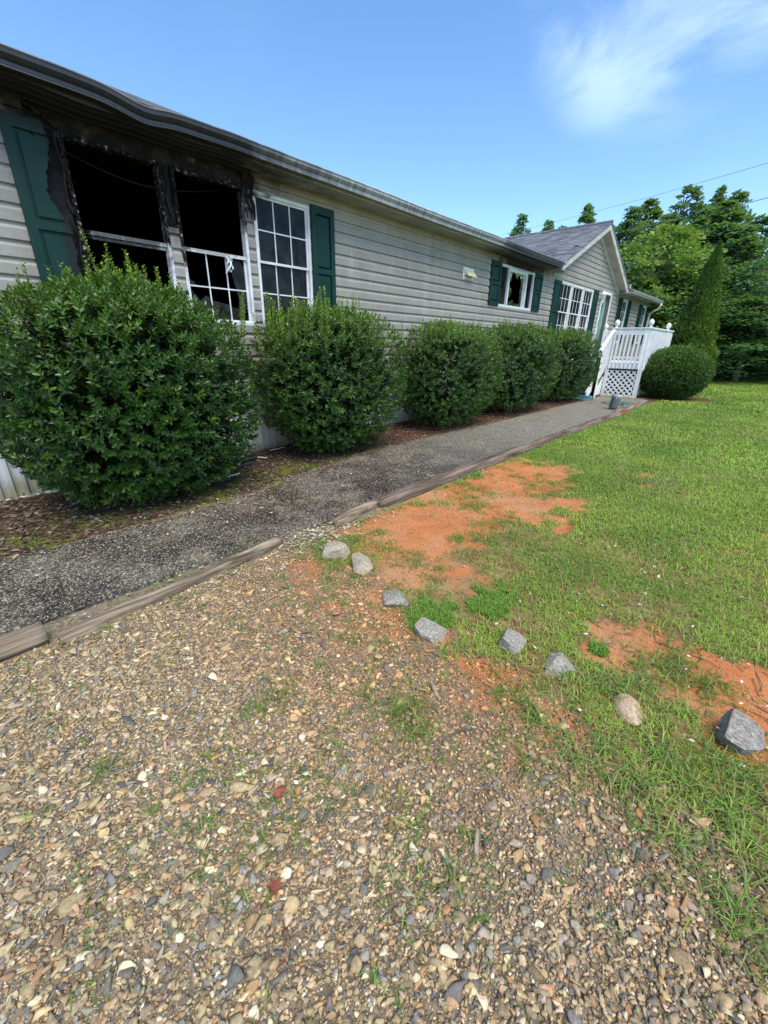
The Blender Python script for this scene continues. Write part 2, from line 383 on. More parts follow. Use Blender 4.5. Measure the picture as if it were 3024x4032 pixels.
def attr_mat(name, rough, var=.35, sc=60, spec=.3, bump=.5, bd=.006):
    m, N, b = new_mat(name); p = N.pos(); nz = N.noise(p, sc, 5, .65)
    c = N.mix(1.0, N.col(), N.ramp(nz, [(.25, 1 - var), (.75, 1 + var * .6)]), 'MULTIPLY')
    return fin(m, N, b, c, rough, N.bump(nz, bump, bd), spec)
M_GRAVEL = attr_mat('gravel_stone', .8, .45, 90, .3, .6, .004)
def leaf_mat(name, rough, trans, spec=.5):
    m, N, b = new_mat(name); nt = m.node_tree; c = N.col()
    fin(m, N, b, c, rough, None, spec)
    if trans:
        t = N.n('BsdfTranslucent', {'Color': N.mix(.65, c, (.28, .42, .03))})
        mx = N.n('MixShader', {0: trans}); nt.links.new(b.outputs[0], mx.inputs[1]); nt.links.new(t.outputs[0], mx.inputs[2])
        nt.links.new(mx.outputs[0], nt.nodes['Material Output'].inputs[0])
    return m
M_HOLLY = leaf_mat('holly_leaf', .33, .12, .42)
M_LEAF = leaf_mat('tree_leaf', .55, .38, .3)
M_BOX = leaf_mat('small_leaf', .5, .12, .35)
M_GRASS = leaf_mat('grass_blade', .55, .25, .3)
M_DRY = leaf_mat('dry_leaf', .75, .08, .2)
m, N, b = new_mat('bark'); p = N.obj()
M_BARK = fin(m, N, b, N.ramp(N.noise(N.map(p, (14, 14, 3)), 1, 5), [(.3, (.05, .04, .03)), (.7, (.17, .14, .11))]), .9, N.bump(N.noise(N.map(p, (20, 20, 4)), 1, 5), .7, .02))

def granite(name, dark, mid, light, warm=None):
    m, N, b = new_mat(name); p = N.obj(); f = N.noise(p, 70, 5, .7); g = N.voro(p, 95, out='Color')
    c = N.ramp(f, [(.3, dark), (.5, mid), (.68, light)])
    c = N.mix(.25, c, N.ramp(g, [(.2, dark), (.8, light)]))
    c = N.mix(N.m('MULTIPLY', N.step(N.noise(p, 9, 5), .45, .7), .55), c, warm or mid); c = N.mix(N.m('MULTIPLY', N.m('SUBTRACT', 1.0, N.step(N.m('ADD', N.sep(p)[2], N.m('MULTIPLY', N.noise(p, 30, 4), .05)), -.02, .035)), .6), c, (.40, .19, .09))
    return fin(m, N, b, c, .85, N.bump(N.noise(p, 45, 6, .7), .7, .012), .25)
M_GRAN = granite('granite', (.11, .10, .08), (.29, .265, .215), (.50, .465, .385), (.34, .27, .17))
M_GRANP = granite('granite_pinkish', (.18, .145, .095), (.38, .325, .235), (.56, .49, .37), (.46, .29, .15))
M_GRAND = granite('granite_dark', (.08, .074, .064), (.26, .24, .20), (.54, .50, .42), (.38, .22, .11))
M_TAN = granite('tan_stone', (.3, .19, .1), (.5, .34, .19), (.62, .52, .4), (.5, .28, .12))

# ground: soils by vertex zones (R clay, G lawn soil, B leaf bed)
m, N, b = new_mat('ground_soil'); p = N.pos(); zone = N.n('Attribute', attribute_name='Col').outputs['Color']
zr = N.n('SeparateColor', {0: zone}).outputs
grit = N.noise(p, 130, 4, .7); med = N.noise(p, 7, 6, .62); big = N.noise(p, 1.1, 5, .6); peb = N.voro(p, 75, out='Color')
grav = N.ramp(med, [(.3, (.09, .066, .04)), (.55, (.185, .14, .088)), (.75, (.29, .23, .145))])
grav = N.mix(.45, grav, N.ramp(peb, [(.1, (.1, .085, .065)), (.5, (.28, .22, .14)), (.95, (.5, .43, .31))]))
clay = N.ramp(N.m('ADD', N.m('MULTIPLY', med, .5), N.m('MULTIPLY', N.noise(p, 2.4, 6, .65), .5)), [(.32, (.28, .08, .026)), (.44, (.46, .14, .045)), (.56, (.58, .215, .075)), (.68, (.68, .36, .17))])
clay = N.mix(.5, clay, N.ramp(grit, [(.3, (.24, .075, .026)), (.5, (.46, .17, .06)), (.72, (.72, .42, .22))]))
lawn = N.ramp(med, [(.3, (.15, .08, .04)), (.5, (.25, .15, .07)), (.68, (.32, .24, .11))])
xx = N.sep(p)[0]
lgreen = N.ramp(N.noise(p, 2.3, 6, .65), [(.3, (.13, .20, .036)), (.5, (.20, .31, .046)), (.7, (.31, .38, .075))])
lgreen = N.mix(N.m('MULTIPLY', N.noise(N.map(p, (20, 60, 1)), 1, 4), .6), lgreen, (.08, .11, .024))
lawn = N.mix(N.m('MULTIPLY', N.step(xx, 2.5, 7.0), .9), lawn, lgreen)
bed = N.ramp(N.noise(p, 28, 5, .7), [(.3, (.035, .022, .014)), (.5, (.085, .05, .032)), (.7, (.17, .105, .07))])
bed = N.mix(N.m('MULTIPLY', N.step(xx, 4.0, 6.0), .5), bed, (.13, .05, .025))
yy = N.sep(p)[1]
moss = N.m('MULTIPLY', N.m('MULTIPLY', N.step(N.noise(p, 3.2, 6), .42, .56), N.m('SUBTRACT', 1.0, N.step(yy, -1.25, -.55))), N.m('SUBTRACT', 1.0, N.step(xx, 4, 5)))
bed = N.mix(N.m('MULTIPLY', moss, .9), bed, N.ramp(grit, [(.3, (.05, .07, .012)), (.7, (.19, .2, .035))]))
clay = N.mix(N.m('MULTIPLY', N.step(N.noise(p, 1.7, 5, .6), .48, .66), .55), clay, N.ramp(grit, [(.3, (.30, .16, .08)), (.7, (.58, .38, .22))]))
kz = N.step(N.m('ADD', zr[0], N.m('MULTIPLY', N.m('SUBTRACT', N.noise(p, 11, 8, .7), .5), 1.3)), .2, .8)
c = N.mix(zr[1], grav, lawn); c = N.mix(kz, c, clay); c = N.mix(zr[2], c, bed)
h = N.m('ADD', N.m('MULTIPLY', grit, .35), N.m('MULTIPLY', med, .9))
M_GROUND = fin(m, N, b, c, .95, N.bump(h, .7, .02), .12)

m, N, b = new_mat('exposed_aggregate'); p = N.pos(); xx, yy, zz = N.sep(p)[:3]
v = N.voro(p, 62, out='Color'); vd = N.voro(p, 62); f2 = N.noise(p, 2.1, 6, .65)
stone = N.ramp(v, [(.0, (.05, .046, .040)), (.35, (.13, .115, .09)), (.6, (.26, .23, .18)), (.8, (.39, .35, .28)), (1, (.64, .59, .48))], 'CONSTANT')
mort = N.mix(N.step(f2, .4, .62), (.030, .027, .023), (.10, .09, .07))
c = N.mix(N.step(vd, .42, .62), stone, mort)
alg = N.m('MULTIPLY', N.step(f2, .62, .38), N.m('SUBTRACT', 1.0, N.step(xx, 2.5, 6.5)))
c = N.mix(N.m('MULTIPLY', alg, .72), c, (.016, .015, .013))
c = N.mix(N.m('MULTIPLY', N.step(xx, 3, 8), .62), c, N.ramp(N.noise(p, 48, 6, .75), [(.34, (.07, .062, .048)), (.48, (.24, .215, .165)), (.6, (.40, .365, .285)), (.72, (.62, .57, .46))]))
edge = N.m('MULTIPLY', N.step(N.noise(p, 3.1, 7, .68), .54, .68), N.m('ADD', .3, N.m('MULTIPLY', N.step(xx, .6, 2.0), .4))); c = N.mix(edge, c, N.ramp(N.noise(p, 40, 4), [(.3, (.13, .11, .06)), (.7, (.36, .32, .2))])); c = N.mix(N.m('MULTIPLY', N.step(N.noise(p, 2.4, 7, .7), .57, .68), .5), c, (.10, .12, .03))
M_PATH = fin(m, N, b, c, .85, N.bump(N.m('SUBTRACT', 1.0, vd), .55, .01), .25)

# ================================================================== SETTING
# ground: one sheet, fine where the camera is near
def axis(lo, hi, a, b_, step, g=1.22):
    core = np.arange(a, b_ + 1e-6, step); r = [b_]; s = step
    while r[-1] < hi: s *= g; r.append(r[-1] + s)
    l = [a]; s = step
    while l[-1] > lo: s *= g; l.append(l[-1] - s)
    return np.concatenate([np.array(l[:0:-1]), core, np.array(r[1:])])
gx, gy = axis(-220, 420, -2.0, 7.0, .045), axis(-260, 260, -7.0, .3, .045)
X, Y = np.meshgrid(gx, gy); nx, ny = len(gx), len(gy)
cl, lw_ = clay_mask(X, Y), lawn_mask(X, Y)
bed_m = np.clip(np.maximum(sstep(Y - path_far(X) + (fbm(X * 5, Y * 5, 9) - .5) * .12, -.05, .05) * (X < 15) * (X > -30),
                           (np.hypot(X - 15.3, (Y + 2.85) * .85) < 1.15 + .3 * fbm(X * 2, Y * 2, 4)) * 1.0), 0, 1) * (Y < 9)
def ground_z(x, y):
    near = np.exp(-np.maximum(0, np.hypot(x - 1, y + 4) - 8) / 8)
    z = G(x) + near * ((fbm(x * 1.3, y * 1.3, 31, 4) - .5) * .05 + (fbm(x * 9, y * 9, 37, 3) - .5) * .012)
    z = z - .035 * sstep(path_far(x) - y, -.03, .06) * sstep(y - path_near(x), -.03, .06) * (x < 14)
    c1 = polysd(x, y, CLAY2); z = z - .03 * (1 - sstep(c1, -.25, .05))
    return z
Z = ground_z(X, Y)
idx = np.arange(nx * ny).reshape(ny, nx)
F = np.stack([idx[:-1, :-1], idx[:-1, 1:], idx[1:, 1:], idx[1:, :-1]], -1).reshape(-1, 4)
zc = np.stack([cl * lw_.clip(.55, 1) , lw_, bed_m], -1).reshape(-1, 3)
# the driveway edge is stained by washed clay
stain = (1 - lw_) * 1.25 * np.exp(-np.maximum(0, drive_edge(Y) - X) / .6) * sstep(fbm(X * 2.5, Y * 2.5, 41), .25, .6) * (Y < -2.9) * (Y > -7) * lerp(.4, 1, sstep(Y, -5.4, -4.8))
zc[:, 0] = np.maximum(zc[:, 0], .65 * stain.ravel())
gnd = mk('ground', np.stack([X, Y, Z], -1).reshape(-1, 3), F, M_GROUND, None, zc, True); tag(gnd, kind='structure')

def ground_at(x, y):
    i = np.clip(np.searchsorted(gx, x) - 1, 0, nx - 2); j = np.clip(np.searchsorted(gy, y) - 1, 0, ny - 2)
    u = (x - gx[i]) / (gx[i + 1] - gx[i]); v = (y - gy[j]) / (gy[j + 1] - gy[j])
    return Z[j, i] * (1 - u) * (1 - v) + Z[j, i + 1] * u * (1 - v) + Z[j + 1, i] * (1 - u) * v + Z[j + 1, i + 1] * u * v
def path_z(x, y): return G(x) + .012 + (fbm(x * 1.5, y * 1.5, 31, 4) - .5) * .03
# path slab of exposed aggregate
px = np.concatenate([np.arange(-6, 6.5, .06), np.arange(6.5, 13.75, .15)]); nv = 26
t = np.linspace(0, 1, nv); PX, PT = np.meshgrid(px, t, indexing='ij')
far_, near_ = path_far(PX), path_near(PX)
wob = (fbm(PX * 3, PT * 0 + 3, 51, 4) - .5) * .14; wob2 = (fbm(PX * 3, PT * 0 + 9, 52, 4) - .5) * .12
PY = near_ + wob2 + (far_ + wob - near_ - wob2) * PT
PZ = path_z(PX, PY)
PZ = PZ + np.where((PT == 0) | (PT == 1), -.05, 0) - .016 * np.exp(-((PX - 1.75) / .03) ** 2)
idx = np.arange(PX.size).reshape(PX.shape)
F = np.stack([idx[:-1, :-1], idx[1:, :-1], idx[1:, 1:], idx[:-1, 1:]], -1).reshape(-1, 4)
tag(mk('path', np.stack([PX, PY, PZ], -1).reshape(-1, 3), F, M_PATH, None, None, True), kind='structure')

# ================================================================== HOUSE
house = thing('mobile_home', 'long grey-tan lap-sided single-storey home with green shutters and a fire-blackened near end', 'house')
LAP = .139; Z0 = 1.036; ZT = 3.345; XL, XR = -3.0, 23.52
WIN = {'a': (1.40, 2.25, 1.68, 3.18), 'b': (2.36, 3.20, 1.68, 3.18), 'c': (3.31, 4.17, 1.68, 3.18), 'sl': (9.53, 11.29, 2.34, 3.20),
       'd': (13.03, 13.93, 1.68, 3.20), 'e': (13.98, 14.90, 1.68, 3.20), 'f': (14.95, 15.80, 1.68, 3.20),
       'g': (19.17, 19.95, 1.68, 3.22), 'h': (22.25, 23.05, 1.68, 3.22)}
DOOR = (16.80, 17.70, 1.06, 3.24)
holes = [tuple(v) for v in WIN.values()] + [DOOR, (1.19, 3.33, 3.17, 3.5), (1.19, 1.41, 2.02, 3.2), (2.24, 2.37, 2.62, 3.2)]
AP_X, AP_Z = 15.42, 4.80; SL = .46
def prof(dz):
    return np.interp(dz / LAP, [0, .03, .62, .80, 1.0], [.022, .026, .022, .004, .001])
def plank(x0, x1, zb, lo, hi, slope=None):
    zs = [lo] + [zb + LAP * k for k in (.04, .62, .80) if lo < zb + LAP * k < hi] + [hi]
    mb = MB(); V = []; F = []
    for zz in zs:
        xa, xb = x0, x1
        if slope: hw = max((AP_Z - zz) / SL, .01); xa, xb = max(x0, AP_X - hw), min(x1, AP_X + hw)
        d = float(prof(zz - zb)); V += [(xa, -d, zz), (xb, -d, zz)]
    n = len(zs)
    xa, xb, xc, xd = V[0][0], V[1][0], V[-2][0], V[-1][0]
    V += [(xa, .02, lo), (xb, .02, lo), (xc, .02, hi), (xd, .02, hi)]
    for i in range(n - 1): F.append((2 * i, 2 * i + 1, 2 * i + 3, 2 * i + 2))
    o = 2 * n
    F += [(o, o + 1, 1, 0), (2 * n - 2, 2 * n - 1, o + 3, o + 2), (o + 1, o, o + 2, o + 3),
          tuple([o] + [2 * i for i in range(n)] + [o + 2]), tuple([o + 1, o + 3] + [2 * i + 1 for i in range(n - 1, -1, -1)])]
    return mb.add(V, F)
def build_planks():
    joints = [2.9, 5.62, 8.1, 12.0, 18.3, 21.0]
    k = 0
    while True:
        zb = Z0 + LAP * k; zt = zb + LAP
        if zb > AP_Z - .1: break
        gable = zt > ZT
        xa, xb = (XL, XR) if not gable else (AP_X - 3.4, AP_X + 3.4)
        if gable and zb < ZT:          # course cut by the soffit elsewhere
            spans = [(XL, 11.95, zb, ZT, None), (11.95, 18.62, zb, zt, None), (18.62, XR, zb, ZT, None)]
        elif gable: spans = [(AP_X - 3.5, AP_X + 3.5, zb, zt, True)]
        else: spans = [(XL, XR, zb, zt, None)]
        for (sa, sb, lo, hi, sl) in spans:
            cuts = {sa, sb}
            for h in holes:
                if h[2] < hi and h[3] > lo: cuts |= {x for x in h[:2] if sa < x < sb}
            j = joints[(k * 5 + 1) % len(joints)] + ((k * 37) % 11 - 5) * .07
            if sa < j < sb and not sl and not any(h[0] - .1 < j < h[1] + .1 for h in holes): cuts.add(j)
            cuts = sorted(cuts); pend = None
            for a, b2 in zip(cuts[:-1], cuts[1:]):
                mid = (a + b2) / 2; pieces = [(lo, hi)]
                for h in holes:
                    if h[0] < mid < h[1]:
                        np_ = []
                        for (l, u) in pieces:
                            if h[2] > l: np_.append((l, min(u, h[2])))
                            if h[3] < u: np_.append((max(l, h[3]), u))
                        pieces = [q for q in np_ if q[1] - q[0] > .012]
                for (l, u) in pieces:
                    g = .0015
                    plank(a + g, b2 - g, zb, l, u, sl).build('siding_plank', M_SIDING, house)
        k += 1
build_planks()

# charred sheathing exposed above and beside the burnt windows (lumpy sheets)
def lumpy(name, x0, x1, z0, z1, y, amp, mat, parent, seed, st=.02, jag=0):
    xs = np.arange(x0, x1 + 1e-6, (x1 - x0) / max(3, round((x1 - x0) / st))); zs = np.arange(z0, z1 + 1e-6, (z1 - z0) / max(3, round((z1 - z0) / st)))
    A, B = np.meshgrid(xs, zs); yy = y + (fbm(A * 9, B * 9, seed, 4) - .5) * amp * 2
    if jag:
        B = B - (B == zs[0]) * jag * fbm(A * 12, A * 0, seed + 5, 4)
        A = A + (A == xs[-1]) * jag * (fbm(B * 9, B * 0, seed + 8, 4) - .5)
    idx = np.arange(A.size).reshape(A.shape)
    F = np.stack([idx[:-1, :-1], idx[:-1, 1:], idx[1:, 1:], idx[1:, :-1]], -1).reshape(-1, 4)
    n = A.size
    V = np.stack([A, yy, B], -1).reshape(-1, 3); Vb = V + np.array([0, .02, 0])
    bd = np.concatenate([idx[0, :], idx[1:, -1], idx[-1, -2::-1], idx[-2:0:-1, 0]]); bn = np.roll(bd, -1)
    F = np.concatenate([F, F[:, ::-1] + n, np.stack([bd, bd + n, bn + n, bn], -1)])
    return mk(name, np.concatenate([V, Vb]), F, mat, parent, smooth=False)
o = lumpy('charred_sheathing', 1.19, 3.33, 3.185, 3.36, .022, .016, M_CHAR, house, 61); o['label'] = 'blackened sheathing laid bare above the burnt-out windows'
o = lumpy('charred_sheathing', 1.19, 1.40, 2.02, 3.18, .024, .02, M_CHAR, house, 62); o['label'] = 'scorched sheathing between the burnt shutter and the first window'
lumpy('charred_sheathing', 2.24, 2.37, 2.62, 3.18, .02, .02, M_CHAR, house, 63)
# melted siding hanging beside the third window
V = []; F = []
rows = 26; wd = [(.0, .0)]
for i in range(rows + 1):
    t_ = i / rows; zc_ = 3.35 - t_ * .47
    w_ = .075 * (1 - t_ * .35) * (.75 + .5 * float(fbm(np.array(t_ * 7), np.array(2.), 71)))
    cx = 3.245 + .05 * t_ + .02 * math.sin(t_ * 9)
    for j in range(7):
        s_ = j / 6 - .5; V.append((cx + s_ * w_ * 2 * .8, -.03 - .03 * math.cos(s_ * 9 + t_ * 5) - .015 * math.sin(t_ * 14 + j), zc_ - .02 * math.sin(j * 2.1) * (i == rows)))
for i in range(rows):
    for j in range(6): a = i * 7 + j; F.append((a, a + 1, a + 8, a + 7))
n = len(V); V2 = [(x, y + .012, z) for x, y, z in V]; F2 = [tuple(q + n for q in f[::-1]) for f in F]
for seq in ([i * 7 for i in range(rows + 1)], [i * 7 + 6 for i in range(rows + 1)], list(range(7)), [rows * 7 + j for j in range(7)]):
    for a, b_ in zip(seq[:-1], seq[1:]): F2.append((a, b_, b_ + n, a + n))
o = mk('melted_siding', V + V2, F + F2, M_CHAR, house, smooth=True); o['label'] = 'black melted strip of siding drooping beside the unbroken window'
# curled edge strips of scorched siding
for k, (x0, z0, x1, z1, r) in enumerate([(1.19, 3.33, 1.31, 3.26, .018), (1.31, 3.26, 1.42, 3.20, .016), (1.20, 3.20, 1.22, 2.95, .012), (1.385, 3.17, 1.375, 2.55, .014), (1.375, 2.55, 1.39, 2.02, .012), (2.31, 3.16, 2.30, 2.62, .016), (3.22, 3.17, 3.21, 2.80, .01)]):
    tt = np.linspace(0, 1, 14); P = np.stack([lerp(x0, x1, tt) + .012 * np.sin(tt * 11 + k), -.02 + .012 * np.sin(tt * 17 + 2 * k), lerp(z0, z1, tt) + .01 * np.cos(tt * 13)], 1)
    MB().tube(P, r * (.6 + .7 * fbm(tt * 6, tt * 0 + k, 81)), 6).build('scorched_edge', M_CHAR, house, True)

# interior rooms seen through the openings
def room(x0, x1, y1, mat):
    z0, z1 = 1.04, 3.33; V = [(x0, .03, z0), (x1, .03, z0), (x1, y1, z0), (x0, y1, z0), (x0, .03, z1), (x1, .03, z1), (x1, y1, z1), (x0, y1, z1)]
    F = [(0, 1, 2, 3), (7, 6, 5, 4), (2, 6, 7, 3), (0, 3, 7, 4), (1, 5, 6, 2)]
    return mk('room_lining', V, F, mat, house)
room(.2, 5.2, 4.2, M_ROOMC); room(8.6, 12.2, 3.5, M_ROOMC); room(12.25, 16.6, 4, M_ROOM); room(18.4, 23.4, 3.5, M_ROOM)

# windows: a frame mesh with sash bars, muntins and panes below it
def frame_mb(x0, x1, z0, z1, w=.035, y0=-.024, y1=.06):
    return MB().box(x0, x1, y0, y1, z0, z0 + w).box(x0, x1, y0, y1, z1 - w, z1).box(x0, x0 + w, y0, y1, z0 + w, z1 - w).box(x1 - w, x1, y0, y1, z0 + w, z1 - w)
def pane_obj(poly, y, parent, label=None):
    o = MB().prism(poly, y, y + .005).build('pane', M_GLASS, parent)
    if label: o['label'] = label
    return o
def rect(x0, x1, z0, z1): return [(x0, z0), (x1, z0), (x1, z1), (x0, z1)]
def sash(win, x0, x1, z0, z1, y, cols, rows, glass=True, mw=.015, w=.028, muntins=True, shards=None):
    MB().box(x0, x1, y, y + .022, z0, z0 + w).box(x0, x1, y, y + .022, z1 - w, z1).box(x0, x0 + w, y, y + .022, z0 + w, z1 - w).box(x1 - w, x1, y, y + .022, z0 + w, z1 - w).build('sash', M_VINYL, win)
    xi0, xi1, zi0, zi1 = x0 + w, x1 - w, z0 + w, z1 - w
    if muntins:
        for i in range(1, cols):
            xm = lerp(xi0, xi1, i / cols); MB().box(xm - mw / 2, xm + mw / 2, y + .007, y + .0128, zi0, zi1).build('muntin', M_VINYL, win)
        for j in range(1, rows):
            zm = lerp(zi0, zi1, j / rows); MB().box(xi0, xi1, y + .006, y + .0118, zm - mw / 2, zm + mw / 2).build('muntin', M_VINYL, win)
    if glass: pane_obj(rect(xi0, xi1, zi0, zi1), y + .014, win)
    for s_ in shards or []: pane_obj(s_, y + .014, win, 'jagged shard of broken glass')
def dh(key, cols=3, rows=2, up=True, low=True, zm=2.445, gl=(True, True), shards=None, label=None, mw=.015):
    x0, x1, z0, z1 = WIN[key]; win = frame_mb(x0, x1, z0, z1).build('window', M_VINYL, house)
    if label: win['label'] = label
    i = .03
    if up: sash(win, x0 + i, x1 - i, zm - .02, z1 - i, .0, cols, rows, gl[0], mw)
    else: MB().box(x0 + i, x1 - i, .0, .03, zm - .02, zm + .016).build('meeting_rail', M_VINYL, win)
    if low: sash(win, x0 + i, x1 - i, z0 + i, zm + .012, .026, cols, rows, gl[1], mw, shards=shards)
    else: MB().box(x0 + i, x1 - i, .032, .05, zm - .05, zm - .024).build('sash', M_VINYL, win)
    return win
dh('a', up=False, low=False, label='first window, glass gone, frame charred')
wb = dh('b', up=False, low=True, gl=(False, False), label='second window, upper sash empty, lower grid with broken panes',
   shards=[[(2.96, 2.27), (2.995, 2.14), (3.05, 1.89), (3.14, 1.76), (3.14, 2.30), (3.10, 2.41), (2.99, 2.41)],
           [(2.42, 1.74), (3.14, 1.74), (3.13, 1.87), (2.95, 1.88), (2.88, 1.91), (2.70, 1.94), (2.60, 1.99), (2.52, 1.93), (2.42, 2.06)],
           [(2.42, 2.07), (2.50, 2.09), (2.47, 2.13), (2.42, 2.15)]])
dh('c', label='third window, intact grid of dark panes')
for k_ in ('d', 'e', 'f'): dh(k_, mw=.016)
for k_ in ('g', 'h'): dh(k_, mw=.016)
# crumpled strip hanging from the second window's rail
tt = np.linspace(0, 1, 12)
for k in range(4):
    P = np.stack([2.90 + .03 * np.sin(tt * 5 + k * 2) + .018 * k * tt, -.03 + .02 * np.cos(tt * 6 + k), 2.43 - .19 * tt * (1 - .16 * k)], 1)
    MB().tube(P, .009 + .008 * fbm(tt * 8, tt * 0 + k, 91), 5).build('melted_strip', M_VINYL, wb, True)
# slider with a hole in the middle pane
x0, x1, z0, z1 = WIN['sl']; win = frame_mb(x0, x1, z0, z1, .05).build('window', M_VINYL, house); win['label'] = 'slider window with a hole smashed through its middle pane'
for xm in (9.955, 10.87): MB().box(xm - .03, xm + .03, -.03, .05, z0 + .05, z1 - .05).build('mullion', M_VINYL, win)
MB().box(9.985, 10.84, -.02, .05, z1 - .105, z1 - .05).build('sash', M_VINYL, win)
pane_obj(rect(9.58, 9.925, z0 + .05, z1 - .05), .02, win); pane_obj(rect(10.9, 11.24, z0 + .05, z1 - .05), .02, win)
hole_ = [(10.13, 3.03), (10.16, 2.93), (10.04, 2.86), (10.11, 2.79), (10.20, 2.74), (10.20, 2.62), (10.03, 2.52), (10.10, 2.46), (10.30, 2.53), (10.40, 2.45), (10.66, 2.46), (10.63, 2.74), (10.66, 2.93), (10.55, 3.08), (10.42, 2.97), (10.24, 3.12)]
oc = [(9.985, z1 - .105), (9.985, z0 + .05), (10.84, z0 + .05), (10.84, z1 - .105)]
def ring(poly, outer):      # pieces of glass left round the hole: project each hole vertex to the outer box
    cx, cz = 10.38, 2.78; xa, xb, za, zb = outer
    def edge(x, z):
        dx, dz = x - cx, z - cz; s = min([(xb - cx) / dx if dx > 1e-6 else 9, (xa - cx) / dx if dx < -1e-6 else 9, (zb - cz) / dz if dz > 1e-6 else 9, (za - cz) / dz if dz < -1e-6 else 9])
        return (cx + dx * s, cz + dz * s)
    n = len(poly); out = []
    for i in range(n):
        a, b_ = poly[i], poly[(i + 1) % n]; ea, eb = edge(*a), edge(*b_); q = [a, b_, eb]
        if abs(ea[0] - eb[0]) > 1e-3 and abs(ea[1] - eb[1]) > 1e-3:
            q.append((xa if min(ea[0], eb[0]) < xa + 1e-3 else xb, za if min(ea[1], eb[1]) < za + 1e-3 else zb))
        q.append(ea); out.append(q)
    return out
mb = MB()
for q in ring(hole_, (9.985, 10.84, z0 + .05, z1 - .105)): mb.prism(q, .012, .016)
o = mb.build('pane', M_GLASS, win); o['label'] = 'smashed middle pane with a jagged dark hole'

# shutters with two raised panels
def shutter(x0, x1, z0, z1, split, label=None, edge=None):
    y0, y1 = -.055, -.022; mb = MB(); w = .075
    if edge is None:
        mb.box(x0, x0 + w, y0, y1, z0, z1).box(x1 - w, x1, y0, y1, z0, z1)
        zs = [(z0, z0 + .09), (split - .035, split + .035), (z1 - .09, z1)]
        for a, b_ in zs: mb.box(x0 + w, x1 - w, y0, y1, a, b_)
        sh = mb.build('shutter', M_SHUT, house)
        for a, b_ in ((z0 + .09, split - .035), (split + .035, z1 - .09)):
            i = .028
            V = [(x0 + w, -.027, a), (x1 - w, -.027, a), (x1 - w, -.027, b_), (x0 + w, -.027, b_), (x0 + w + i, -.050, a + i), (x1 - w - i, -.050, a + i), (x1 - w - i, -.050, b_ - i), (x0 + w + i, -.050, b_ - i)]
            mk('raised_panel', V, [(4, 5, 6, 7), (0, 1, 5, 4), (1, 2, 6, 5), (2, 3, 7, 6), (3, 0, 4, 7)], M_SHUT, sh)
    else:     # right edge burnt away along a curve
        ez = np.array([e[1] for e in edge])[::-1]; ex = np.array([e[0] for e in edge])[::-1]
        E = lambda z: float(np.interp(z, ez, ex))
        zs = np.linspace(z0, z1, 60)
        mb.box(x0, x0 + w, y0, y1, z0, z1)
        def slab(a, b_, xl, ya, yb, inset=0):
            q = np.linspace(a, b_, max(3, int((b_ - a) / .02)))
            rgt = [(max(xl + .01, E(z_) - inset + .008 * math.sin(z_ * 90) + .006 * math.sin(z_ * 37)), z_) for z_ in q]
            mb.prism([(xl, a)] + rgt + [(xl, b_)], ya, yb)
        for a, b_ in ((z0, z0 + .09), (split - .035, split + .035), (z1 - .09, z1)): slab(a, b_, x0 + w, y0, y1)
        sh = mb.build('shutter', M_SHUT, house); mb = MB()
        for a, b_ in ((z0 + .09, split - .035), (split + .035, z1 - .09)):
            mb = MB(); slab(a, b_, x0 + w, -.030, -.022); mb.build('panel_field', M_SHUT, sh)
            mb = MB(); slab(a + .03, b_ - .03, x0 + w + .03, -.050, -.030, .006); mb.build('raised_panel', M_SHUT, sh)
    if label: sh['label'] = label
    return sh
shutter(1.00, 1.36, 1.66, 3.205, 2.43, 'green shutter with its right edge burnt away',
        [(1.30, 3.21), (1.30, 3.144), (1.322, 3.063), (1.266, 2.888), (1.222, 2.722), (1.244, 2.605), (1.303, 2.529), (1.335, 2.415), (1.34, 2.304), (1.33, 2.145), (1.32, 2.02), (1.34, 1.6)])
shutter(4.18, 4.585, 1.66, 3.207, 2.435)
shutter(9.09, 9.525, 2.34, 3.212, 2.79); shutter(11.30, 11.74, 2.34, 3.21, 2.79)
shutter(12.56, 13.03, 1.66, 3.205, 2.435); shutter(15.81, 16.28, 1.66, 3.225, 2.435)
shutter(18.70, 19.16, 1.66, 3.235, 2.435); shutter(19.96, 20.40, 1.66, 3.235, 2.435)
shutter(21.76, 22.24, 1.66, 3.22, 2.435); shutter(23.06, 23.48, 1.66, 3.23, 2.435)

# door with casing, jamb and handle
MB().box(16.72, 16.80, -.03, .02, 1.06, 3.29).box(17.70, 17.78, -.03, .02, 1.06, 3.29).box(16.80, 17.70, -.03, .02, 3.21, 3.29).build('door_casing', M_WHITE, house)
MB().box(16.80, 16.815, -.01, .2, 1.06, 3.21).box(17.66, 17.70, -.01, .2, 1.06, 3.21).box(16.815, 17.66, -.01, .2, 3.17, 3.21).build('door_jamb', M_JAMB, house)
door = MB().box(16.82, 17.655, .10, .145, 1.07, 3.165).build('front_door', M_DOOR, house)
for a, b_ in ((1.2, 1.65), (1.75, 2.0)):
    for u, v in ((16.9, 17.2), (17.28, 17.58)): MB().box(u, v, .092, .101, a, b_).build('door_panel', M_DOOR, door)
MB().lathe([(0, 0), (.025, .0), (.03, .02), (.02, .035), (0, .035)], (17.58, .06, 2.1), 10).build('door_knob', M_METAL, door)
